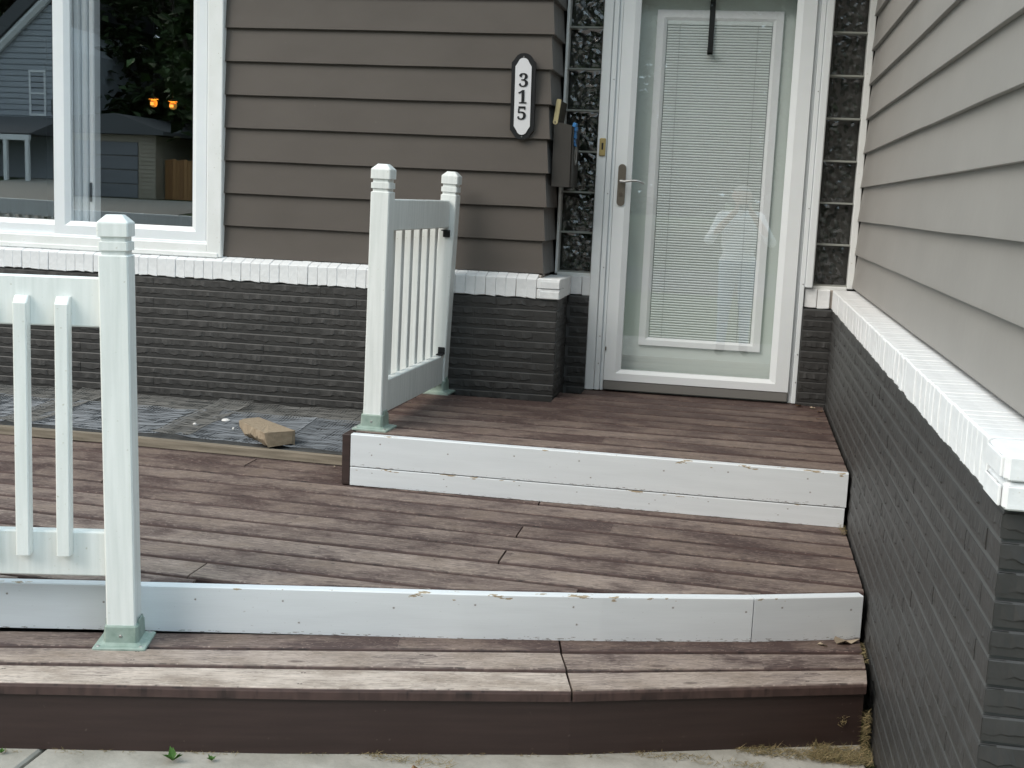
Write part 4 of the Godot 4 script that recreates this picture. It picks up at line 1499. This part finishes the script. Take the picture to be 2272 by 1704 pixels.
	for q in leaves:
		var ls := nst()
		var sz: float = q[1]
		var pts := []
		var nrm := 9
		for i in nrm:
			var a := TAU * i / nrm
			var rr := sz * 0.5 * lr.randf_range(0.6, 1.1)
			pts.append(Vector3(cos(a) * rr * 1.3, sz * 0.16 * lr.randf_range(0.0, 1.6), sin(a) * rr * 0.65))
		for i in nrm:
			tri(ls, Vector3(0, 0.002, 0), pts[i], pts[(i + 1) % nrm], Vector3(0, -1, 0))
			tri(ls, Vector3(0, 0.0005, 0), pts[i] - Vector3(0, 0.0012, 0), pts[(i + 1) % nrm] - Vector3(0, 0.0012, 0), Vector3(0, 1, 0))
		var o := part("dead_leaf", ls, leafm if q[2] == 0 else pale)
		o.position = q[0]
		o.rotation.y = lr.randf() * TAU
		tag(o, q[3], "leaf", "dead leaves blown into corners")
	# clear plastic scrap on the walk
	var cp := nst()
	cbox(cp, Vector3(0, 0.006, 0), Vector3(0.028, 0.010, 0.020), 0.004, Basis(Vector3(0.2, 1, 0.3).normalized(), 0.5))
	var cpo := part("plastic_scrap", cp, mat(Color(0.55, 0.58, 0.58), 0.2))
	cpo.position = Vector3(0.225, -1.119, 2.965)
	tag(cpo, "small clear crumpled scrap on the walk below the middle joint of the step", "scrap")

	# weeds at the foot of the step
	var weeds := [[Vector3(-0.715, -1.118, 3.125), 0.028, "bright green weed sprouting where the step meets the walk"], [Vector3(-0.62, -1.118, 3.095), 0.014, "tiny weed seedling right of the larger green weed"], [Vector3(-1.16, -1.118, 3.20), 0.013, "tiny weed at the left where the step meets the walk"]]
	var wm := mat(Color(0.09, 0.22, 0.035), 0.6)
	wm.cull_mode = BaseMaterial3D.CULL_DISABLED
	for q in weeds:
		var o := thing("weed", q[2], "weed", q[0], "weeds along the step")
		var sz: float = q[1]
		for i in 6:
			var a := TAU * i / 6.0 + lr.randf()
			var ls := nst()
			var d := Vector3(cos(a), 0, sin(a))
			var sdv := Vector3(-d.z, 0, d.x) * sz * 0.35
			var p1 := Vector3(0, sz * 0.6, 0) + d * sz * 0.35
			var p2 := Vector3(0, sz * lr.randf_range(0.7, 1.2), 0) + d * sz
			for sgn in [1.0, -1.0]:
				tri(ls, Vector3(0, 0.1 * sz, 0), p1 + sdv, p2, Vector3(0, -sgn, 0))
				tri(ls, Vector3(0, 0.1 * sz, 0), p1 - sdv, p2, Vector3(0, -sgn, 0))
			part("leaf", ls, wm, o)
	# dry grass and moss heaped in the corner by the side wing
	var gs := nst()
	var gr := RandomNumberGenerator.new()
	gr.seed = 91
	var blades := func(n: int, c: Vector3, ext: Vector3, ln: float) -> void:
		for i in n:
			var p := c + Vector3(gr.randf_range(-1, 1) * ext.x, gr.randf() * ext.y, gr.randf_range(-1, 1) * ext.z)
			if p.x > 1.108:
				p.x = 1.108
			var d := Vector3(gr.randf_range(-1, 1), gr.randf_range(-0.3, 0.32), gr.randf_range(-1, 1)).normalized()
			var q := p + d * ln * gr.randf_range(0.4, 1.0)
			q.x = minf(q.x, 1.112)
			q.y = maxf(q.y, -1.117)
			var sdv := d.cross(Vector3(0.3, 1, 0.2)).normalized() * 0.0009
			gs.set_color(Color(0.30, 0.225, 0.115).lerp(Color(0.13, 0.115, 0.05), gr.randf()))
			tri(gs, p - sdv, p + sdv, q, p - Vector3(0, 1, 0))
	blades.call(1300, Vector3(1.03, -1.116, 2.60), Vector3(0.08, 0.012, 0.05), 0.036)
	blades.call(900, Vector3(0.90, -1.117, 2.625), Vector3(0.16, 0.006, 0.03), 0.034)
	blades.call(330, Vector3(1.100, -1.115, 2.515), Vector3(0.006, 0.10, 0.025), 0.034)
	blades.call(60, Vector3(1.03, -1.06, 2.525), Vector3(0.012, 0.03, 0.004), 0.022)
	blades.call(250, Vector3(0.60, -1.117, 2.735), Vector3(0.22, 0.004, 0.025), 0.03)
	blades.call(140, Vector3(-0.12, -1.117, 2.955), Vector3(0.12, 0.006, 0.02), 0.035)
	blades.call(120, Vector3(1.098, -0.79, 1.36), Vector3(0.010, 0.02, 0.05), 0.02)
	blades.call(120, Vector3(1.105, -0.93, 2.28), Vector3(0.006, 0.012, 0.08), 0.02)
	for i in 14:
		var bx := -1.2 + i * 0.155 + gr.randf_range(-0.05, 0.05)
		blades.call(26, Vector3(bx, -1.1186, 3.168 - 0.262 * (bx + 1.17) + 0.012), Vector3(0.06, 0.003, 0.012), 0.022)
	var gm := mat(Color.WHITE, 0.9)
	gm.vertex_color_use_as_albedo = true
	gm.cull_mode = BaseMaterial3D.CULL_DISABLED
	tag(part("dry_grass", gs, gm), "straw coloured dry grass heaped in the corner between step and side wing", "dry grass", "", "stuff")

# ---------------------------------------------------------------- the photographer, seen only in the door glass
func surface_nets(caps: Array, lo: Vector3, hi: Vector3, cell: float, k: float, col: Callable, st: SurfaceTool) -> void:
	var nx := int((hi.x - lo.x) / cell) + 1
	var ny := int((hi.y - lo.y) / cell) + 1
	var nz := int((hi.z - lo.z) / cell) + 1
	var f := PackedFloat32Array()
	f.resize(nx * ny * nz)
	f.fill(0.3)
	for c in caps:
		var a: Vector3 = c[0]
		var b: Vector3 = c[1]
		var ra: float = c[2]
		var rb: float = c[3]
		var m := maxf(ra, rb) + k + cell * 2
		var mn := Vector3(minf(a.x, b.x), minf(a.y, b.y), minf(a.z, b.z)) - Vector3.ONE * m
		var mx := Vector3(maxf(a.x, b.x), maxf(a.y, b.y), maxf(a.z, b.z)) + Vector3.ONE * m
		var i0 := maxi(0, int((mn.x - lo.x) / cell))
		var i1 := mini(nx - 1, int((mx.x - lo.x) / cell))
		var j0 := maxi(0, int((mn.y - lo.y) / cell))
		var j1 := mini(ny - 1, int((mx.y - lo.y) / cell))
		var k0 := maxi(0, int((mn.z - lo.z) / cell))
		var k1 := mini(nz - 1, int((mx.z - lo.z) / cell))
		var ab := b - a
		var l2 := maxf(ab.length_squared(), 1e-9)
		for z in range(k0, k1 + 1):
			for y in range(j0, j1 + 1):
				for x in range(i0, i1 + 1):
					var p := lo + Vector3(x, y, z) * cell
					var t := clampf((p - a).dot(ab) / l2, 0, 1)
					var d := (p - a - ab * t).length() - lerpf(ra, rb, t)
					var id := (z * ny + y) * nx + x
					var e := f[id]
					var h := clampf(0.5 + 0.5 * (e - d) / k, 0, 1)
					f[id] = lerpf(e, d, h) - k * h * (1.0 - h)
	var vid := {}
	var vp := PackedVector3Array()
	for z in nz - 1:
		for y in ny - 1:
			for x in nx - 1:
				var id := (z * ny + y) * nx + x
				var s := Vector3.ZERO
				var n := 0
				var v := [f[id], f[id + 1], f[id + nx], f[id + nx + 1], f[id + nx * ny], f[id + nx * ny + 1], f[id + nx * ny + nx], f[id + nx * ny + nx + 1]]
				var neg := 0
				for q in v:
					if q < 0:
						neg += 1
				if neg == 0 or neg == 8:
					continue
				for e in [[0, 1], [2, 3], [4, 5], [6, 7], [0, 2], [1, 3], [4, 6], [5, 7], [0, 4], [1, 5], [2, 6], [3, 7]]:
					var a: float = v[e[0]]
					var b: float = v[e[1]]
					if (a < 0) != (b < 0):
						var t := a / (a - b)
						var pa := Vector3(e[0] & 1, (e[0] >> 1) & 1, e[0] >> 2)
						var pb := Vector3(e[1] & 1, (e[1] >> 1) & 1, e[1] >> 2)
						s += pa.lerp(pb, t)
						n += 1
				vid[id] = vp.size()
				vp.append(lo + (Vector3(x, y, z) + s / n) * cell)
	var step3 := [1, nx, nx * ny]
	for id in vid:
		for ax in 3:
			var b2: int = id + step3[ax]
			if b2 >= f.size() or (f[id] < 0) == (f[b2] < 0):
				continue
			var u: int = step3[(ax + 1) % 3]
			var w: int = step3[(ax + 2) % 3]
			if not (vid.has(id - u) and vid.has(id - w) and vid.has(id - u - w)):
				continue
			var q := [vid[id], vid[id - u], vid[id - u - w], vid[id - w]]
			if f[id] < 0:
				q = [q[3], q[2], q[1], q[0]]
			for t in [[0, 1, 2], [0, 2, 3]]:
				for r in t:
					var p: Vector3 = vp[q[r]]
					st.set_color(col.call(p))
					st.add_vertex(p)

func photographer() -> void:
	var at := Vector3(0.63, -1.120, 6.33)
	var person := thing("person", "person in white shirt and pale jeans holding up a camera, reflected in the door", "person", at)
	var C := Vector3(0.6545, 0.3849, 6.0153) - at
	var caps := []
	caps.append([Vector3(0, 0.96, 0.01), Vector3(0, 1.12, 0.02), 0.145, 0.14])
	caps.append([Vector3(-0.05, 1.12, 0.02), Vector3(-0.07, 1.34, 0.02), 0.125, 0.115])
	caps.append([Vector3(0.05, 1.12, 0.02), Vector3(0.07, 1.34, 0.02), 0.125, 0.115])
	caps.append([Vector3(-0.17, 1.39, 0.02), Vector3(0.17, 1.39, 0.02), 0.065, 0.065])
	caps.append([Vector3(0, 1.40, 0.02), Vector3(0, 1.54, -0.015), 0.058, 0.052])
	caps.append([Vector3(0, 1.56, -0.055), Vector3(0, 1.62, -0.02), 0.066, 0.088])
	caps.append([Vector3(0, 1.62, -0.035), Vector3(0, 1.635, 0.02), 0.085, 0.085])
	caps.append([Vector3(0, 1.575, -0.118), Vector3(0, 1.60, -0.115), 0.017, 0.011])
	for s in [-1.0, 1.0]:
		caps.append([Vector3(s * 0.085, 1.585, 0.0), Vector3(s * 0.09, 1.61, 0.005), 0.012, 0.016])
		var el := Vector3(s * 0.31 + 0.01, 1.16, -0.10)
		var wr := C + Vector3(s * 0.075, -0.045, 0.065)
		caps.append([Vector3(s * 0.185, 1.385, 0.02), el, 0.062, 0.047])
		caps.append([el, wr, 0.044, 0.028])
		caps.append([Vector3(s * 0.085, 0.94, 0.0), Vector3(s * 0.105, 0.52, -0.015), 0.105, 0.068])
		caps.append([Vector3(s * 0.105, 0.52, -0.015), Vector3(s * 0.115, 0.09, 0.03), 0.066, 0.045])
		caps.append([Vector3(s * 0.115, 0.045, 0.05), Vector3(s * 0.135, 0.035, -0.15), 0.042, 0.036])
	var col := func(p: Vector3) -> Color:
		if p.y < 0.10:
			return Color(0.10, 0.09, 0.08)
		if p.y < 0.96 and absf(p.x) < 0.24 and p.z > -0.19:
			return Color(0.30, 0.40, 0.52)
		if p.y > 1.655 or (p.y > 1.53 and p.z > 0.0 and absf(p.x) < 0.11):
			return Color(0.35, 0.33, 0.31)
		if p.y > 1.475 and absf(p.x) < 0.12 and p.z > -0.16:
			return Color(0.52, 0.34, 0.26)
		if p.z < -0.17:
			return Color(0.52, 0.34, 0.26)
		return Color(0.82, 0.83, 0.84)
	var st := nst()
	surface_nets(caps, Vector3(-0.5, -0.02, -0.42), Vector3(0.5, 1.78, 0.24), 0.016, 0.03, col, st)
	# hands: palm, four bent fingers and a thumb each side of the small camera
	for s in [-1.0, 1.0]:
		var h := []
		var wr := C + Vector3(s * 0.075, -0.045, 0.065)
		h.append([wr, C + Vector3(s * 0.066, -0.020, 0.045), 0.024, 0.022])
		h.append([C + Vector3(s * 0.068, -0.032, 0.045), C + Vector3(s * 0.062, 0.008, 0.040), 0.017, 0.015])
		for i in 4:
			var y := 0.030 - 0.019 * i
			var k1 := C + Vector3(s * 0.066, y, 0.032)
			var k2 := C + Vector3(s * (0.068 - 0.001 * i), y + 0.002, 0.012)
			var k3 := C + Vector3(s * (0.052 + 0.003 * i), y + 0.001, 0.008)
			h.append([C + Vector3(s * 0.066, y * 0.5 - 0.01, 0.045), k1, 0.010, 0.009])
			h.append([k1, k2, 0.009, 0.0085])
			h.append([k2, k3, 0.0085, 0.0075])
		h.append([C + Vector3(s * 0.062, -0.030, 0.050), C + Vector3(s * 0.045, -0.012, 0.046), 0.011, 0.010])
		h.append([C + Vector3(s * 0.045, -0.012, 0.046), C + Vector3(s * 0.028, -0.004, 0.043), 0.010, 0.008])
		surface_nets(h, C + Vector3(s * 0.06, -0.0, 0.03) - Vector3(0.07, 0.09, 0.06), C + Vector3(s * 0.06, 0, 0.03) + Vector3(0.07, 0.07, 0.07), 0.005, 0.007, func(_p: Vector3) -> Color: return Color(0.52, 0.34, 0.26), st)
	st.index()
	st.generate_normals()
	var bm := mat(Color.WHITE, 0.8)
	bm.vertex_color_use_as_albedo = true
	part("body", st, bm, person)
	var eyes := nst()
	for s in [-1.0, 1.0]:
		cbox(eyes, Vector3(s * 0.032, 1.605, -0.108), Vector3(0.024, 0.010, 0.010), 0.003)
	part("eyes", eyes, M.black, person)
	var mouth := nst()
	cbox(mouth, Vector3(0, 1.545, -0.119), Vector3(0.045, 0.008, 0.006), 0.002)
	part("mouth", mouth, mat(Color(0.32, 0.13, 0.11), 0.6), person)
	var cm := thing("pocket_camera", "small black pocket camera held up in both hands, out of view but for the reflection", "camera", Vector3(0.6545, 0.3849, 6.0153))
	cm.rotation = Vector3(-0.1489, 0.1754, 0.0445)
	var cb := nst()
	cbox(cb, Vector3(0, -0.005, 0.027), Vector3(0.098, 0.058, 0.024), 0.006)
	part("body", cb, M.black, cm)
	var ln := nst()
	tube(ln, [Vector3(0, 0, 0.016), Vector3(0, 0, 0.004)], [0.022, 0.019], 16)
	part("lens_barrel", ln, M.steel, cm)

# ---------------------------------------------------------------- across the street (seen in the window glass)
func across_the_street() -> void:
	var g := Vector3(-25.3, -0.32, 38.0)
	var grey := tri_mat(tone_tex(71, Color(0.36, 0.39, 0.42), Color(0.40, 0.43, 0.46), 128, 3, 3, 0.05), 0.3, 0.7)
	var wht := mat(Color(0.78, 0.8, 0.8), 0.5)
	var roofm := mat(Color(0.10, 0.105, 0.11), 0.9)
	var gls := mat(Color(0.03, 0.035, 0.04), 0.08)
	var h := thing("grey_house", "grey clapboard house with steep white-edged gable, across the street", "house", Vector3(-28.0, -0.32, 38.0))
	# local: x along the street, front faces -z
	var st := nst()
	prism(st, PackedVector2Array([Vector2(-3.6, 0), Vector2(3.4, 0), Vector2(3.4, 5.4), Vector2(2.7, 6.4), Vector2(-0.6, 3.5), Vector2(-3.6, 0.8)]), 0.0, 8.0)
	part("wall", st, grey, h)
	var cl := nst()
	var y := 1.9
	while y < 6.3:
		var xl := -2.6 + maxf(0.0, (y - 1.6) * 1.14)
		if xl < 3.3:
			xbox(cl, xl, 3.35, y, y + 0.17, -0.05, 0.0, 0.004)
		y += 0.21
	tag(part("clapboard", cl, grey, h), "", "", "", "stuff")
	var rk := nst()
	tube(rk, [Vector3(-3.2, 1.2, -0.15), Vector3(2.9, 6.7, -0.15)], [0.17, 0.17], 6)
	part("bargeboard", rk, wht, h)
	var rr := nst()
	loft(rr, [PackedVector3Array([Vector3(-3.4, 1.25, -0.35), Vector3(2.9, 6.95, -0.35), Vector3(2.9, 7.6, -0.35), Vector3(-3.8, 1.5, -0.35)]), PackedVector3Array([Vector3(-3.4, 1.25, 8.3), Vector3(2.9, 6.95, 8.3), Vector3(2.9, 7.6, 8.3), Vector3(-3.8, 1.5, 8.3)])])
	part("roof", rr, roofm, h)
	var wn := nst()
	frame4(wn, 1.92, 2.60, 2.32, 4.00, PackedFloat32Array([0.07, 0.07, 0.08, 0.08]), 0.0, -0.08, 0.0)
	xbox(wn, 1.96, 2.56, 3.12, 3.18, -0.07, 0.0, 0.004)
	var wo := part("window", wn, wht, h)
	var wg := nst()
	xbox(wg, 1.97, 2.55, 2.38, 3.95, -0.045, -0.03, 0.004)
	part("pane", wg, gls, wo)
	var pr := nst()
	loft(pr, [PackedVector3Array([Vector3(-3.8, 1.6, -2.6), Vector3(-3.8, 2.28, -0.02), Vector3(-3.8, 1.55, -0.02)]), PackedVector3Array([Vector3(3.4, 1.6, -2.6), Vector3(3.4, 2.28, -0.02), Vector3(3.4, 1.55, -0.02)])])
	part("porch_roof", pr, roofm, h)
	var pf := nst()
	xbox(pf, -3.8, 3.4, 1.36, 1.56, -2.6, -2.45, 0.01)
	for x in [-3.6, 1.75, 2.45, 3.3]:
		xbox(pf, x - 0.07, x + 0.07, -0.4, 1.36, -2.6, -2.46, 0.01)
	part("porch_post", pf, wht, h)
	var ga := thing("garage", "tan garage with a wide dark door beside the grey house, across the street", "garage", Vector3(-22.6, -0.32, 38.0))
	var tanm := tri_mat(tone_tex(72, Color(0.36, 0.32, 0.25), Color(0.42, 0.38, 0.30), 128, 3, 3, 0.05), 0.3, 0.8)
	var gw := nst()
	xbox(gw, -2.0, 1.62, 0.0, 2.35, 0.0, 6.0, 0.01)
	part("wall", gw, tanm, ga)
	var gc := nst()
	var yy := 0.05
	while yy < 2.3:
		xbox(gc, 0.95, 1.60, yy, yy + 0.12, -0.03, 0.0, 0.004)
		yy += 0.15
	tag(part("clapboard", gc, tanm, ga), "", "", "", "stuff")
	var gd := nst()
	for i in 4:
		xbox(gd, -1.7, 0.92, 0.02 + i * 0.52, 0.52 + i * 0.52, -0.05, -0.001, 0.02)
	part("garage_door", gd, mat(Color(0.19, 0.20, 0.215), 0.6), ga)
	var gr := nst()
	prism(gr, PackedVector2Array([Vector2(-2.4, 2.36), Vector2(2.1, 2.36), Vector2(2.1, 2.5), Vector2(0.2, 3.1), Vector2(-2.4, 2.9)]), -0.4, 6.3)
	part("roof", gr, roofm, ga)
	var fe := thing("wooden_fence", "orange cedar board fence beside the garage, across the street", "fence", Vector3(-20.9, -0.33, 38.6))
	var fm := [mat(Color(0.36, 0.19, 0.075), 0.8), mat(Color(0.30, 0.15, 0.06), 0.8), mat(Color(0.41, 0.22, 0.09), 0.8)]
	for i in 34:
		var fb := nst()
		xbox(fb, i * 0.15, i * 0.15 + 0.142, 0.03, 1.50 + 0.02 * (i % 3), -0.02, 0.0, 0.003)
		part("fence_board", fb, fm[(i * 7) % 3], fe)
	var fl := nst()
	xbox(fl, 0.0, 5.1, 0.35, 0.45, 0.001, 0.05, 0.004)
	xbox(fl, 0.0, 5.1, 1.15, 1.25, 0.001, 0.05, 0.004)
	part("fence_rail", fl, fm[1], fe)
	# trees
	var lm := mat(Color(1, 1, 1), 0.7)
	lm.vertex_color_use_as_albedo = true
	lm.cull_mode = BaseMaterial3D.CULL_DISABLED
	lm.backlight_enabled = true
	lm.backlight = Color(0.2, 0.25, 0.1)
	var bark := tri_mat(tone_tex(73, Color(0.05, 0.04, 0.03), Color(0.11, 0.09, 0.07), 128, 20, 4, 0.1), 1.0, 0.95)
	var ls := nst()
	for sgn in [1.0, -1.0]:
		tri(ls, Vector3(-0.5, 0, 0), Vector3(0, 0.12, 0.3), Vector3(0.5, 0, 0), Vector3(0, -sgn, 0))
		tri(ls, Vector3(-0.5, 0, 0), Vector3(0, 0.12, -0.3), Vector3(0.5, 0, 0), Vector3(0, -sgn, 0))
	var leaf := ls.commit()
	var spots := [
		[Vector3(-23.0, -0.3, 45.0), 11.0, 5.5, "broad dark tree behind the garage roof, across the street"],
		[Vector3(-17.5, -0.3, 43.0), 10.0, 4.6, "leafy tree behind the cedar fence, across the street"],
		[Vector3(-33.0, -0.3, 48.0), 12.0, 5.5, "tall tree behind the grey house, across the street"],
		[Vector3(-12.0, -0.6, 30.0), 11.0, 4.8, "street tree to the right of the driveway"],
		[Vector3(-3.0, -0.8, 27.0), 12.0, 5.5, "tall street tree facing the front door"],
		[Vector3(6.0, -0.8, 28.0), 12.0, 5.5, "wide street tree facing the side wing"],
		[Vector3(1.5, -0.6, 33.0), 13.0, 6.0, "second row tree behind the two street trees facing the door"],
		[Vector3(14.0, -0.6, 31.0), 12.0, 5.5, "street tree far to the right of the walk"],
		[Vector3(-27.0, -0.3, 52.0), 15.0, 7.0, "highest tree, far behind the grey house and the garage"]]
	var tr := RandomNumberGenerator.new()
	tr.seed = 314
	for q in spots:
		var t := thing("leafy_tree", q[3], "tree", q[0], "trees along the street")
		var H: float = q[1]
		var R: float = q[2]
		var tk := nst()
		tube(tk, [Vector3(0, 0, 0), Vector3(0.05, H * 0.2, 0.03), Vector3(-0.1, H * 0.45, 0), Vector3(0.05, H * 0.8, 0.1)], [0.34, 0.25, 0.18, 0.05], 9)
		var clumps := []
		for i in 44:
			var a := tr.randf() * TAU
			var hh := tr.randf_range(0.16, 1.0)
			var rad := R * sqrt(maxf(0.05, 1.0 - pow((hh - 0.58) / 0.45, 2.0))) * tr.randf_range(0.35, 0.95)
			var c := Vector3(cos(a) * rad, H * hh, sin(a) * rad)
			clumps.append([c, tr.randf_range(0.9, 1.7), tr.randf_range(0.75, 1.25)])
			if i % 2 == 0:
				tube(tk, [Vector3(0, H * hh * 0.6, 0), c * 0.6 + Vector3(0, H * hh * 0.35, 0), c], [0.10, 0.06, 0.02], 5)
		part("trunk", tk, bark, t)
		var mm := MultiMesh.new()
		mm.transform_format = MultiMesh.TRANSFORM_3D
		mm.use_colors = true
		mm.mesh = leaf
		mm.instance_count = 44 * 210
		var n := 0
		for c in clumps:
			for i in 210:
				var d := Vector3(tr.randfn(), tr.randfn() * 0.7, tr.randfn()) * float(c[1]) * 0.55
				var b := Basis.from_euler(Vector3(tr.randf_range(-0.8, 0.8), tr.randf() * TAU, tr.randf_range(-0.8, 0.8))).scaled(Vector3.ONE * tr.randf_range(0.34, 0.62))
				mm.set_instance_transform(n, Transform3D(b, (c[0] as Vector3) + d))
				var k: float = c[2] * tr.randf_range(0.8, 1.2)
				mm.set_instance_color(n, Color(0.050 * k, 0.095 * k, 0.028 * k))
				n += 1
		var o := MultiMeshInstance3D.new()
		o.name = "crown"
		o.multimesh = mm
		o.material_override = lm
		t.add_child(o)
		tag(o, "", "", "", "stuff")
	# far woods closing the view behind the street
	var fm2 := MultiMesh.new()
	fm2.transform_format = MultiMesh.TRANSFORM_3D
	fm2.use_colors = true
	fm2.mesh = leaf
	fm2.instance_count = 26000
	for i in 26000:
		var x := tr.randf_range(-70.0, 60.0)
		var top := 9.0 + 3.0 * sin(x * 0.35) + 2.0 * sin(x * 0.9 + 1.0)
		var p := Vector3(x, -0.5 + top * pow(tr.randf(), 0.8), 56.0 + tr.randf_range(0, 5.0))
		var b := Basis.from_euler(Vector3(tr.randf_range(-1.2, 1.2), tr.randf() * TAU, tr.randf_range(-0.8, 0.8))).scaled(Vector3.ONE * tr.randf_range(0.7, 1.4))
		fm2.set_instance_transform(i, Transform3D(b, p))
		var k := tr.randf_range(0.6, 1.3)
		fm2.set_instance_color(i, Color(0.045 * k, 0.085 * k, 0.026 * k))
	var fw := MultiMeshInstance3D.new()
	fw.name = "far_woods"
	fw.multimesh = fm2
	fw.material_override = lm
	add_child(fw)
	tag(fw, "dark green far woods closing the view behind the street", "woods", "", "stuff")
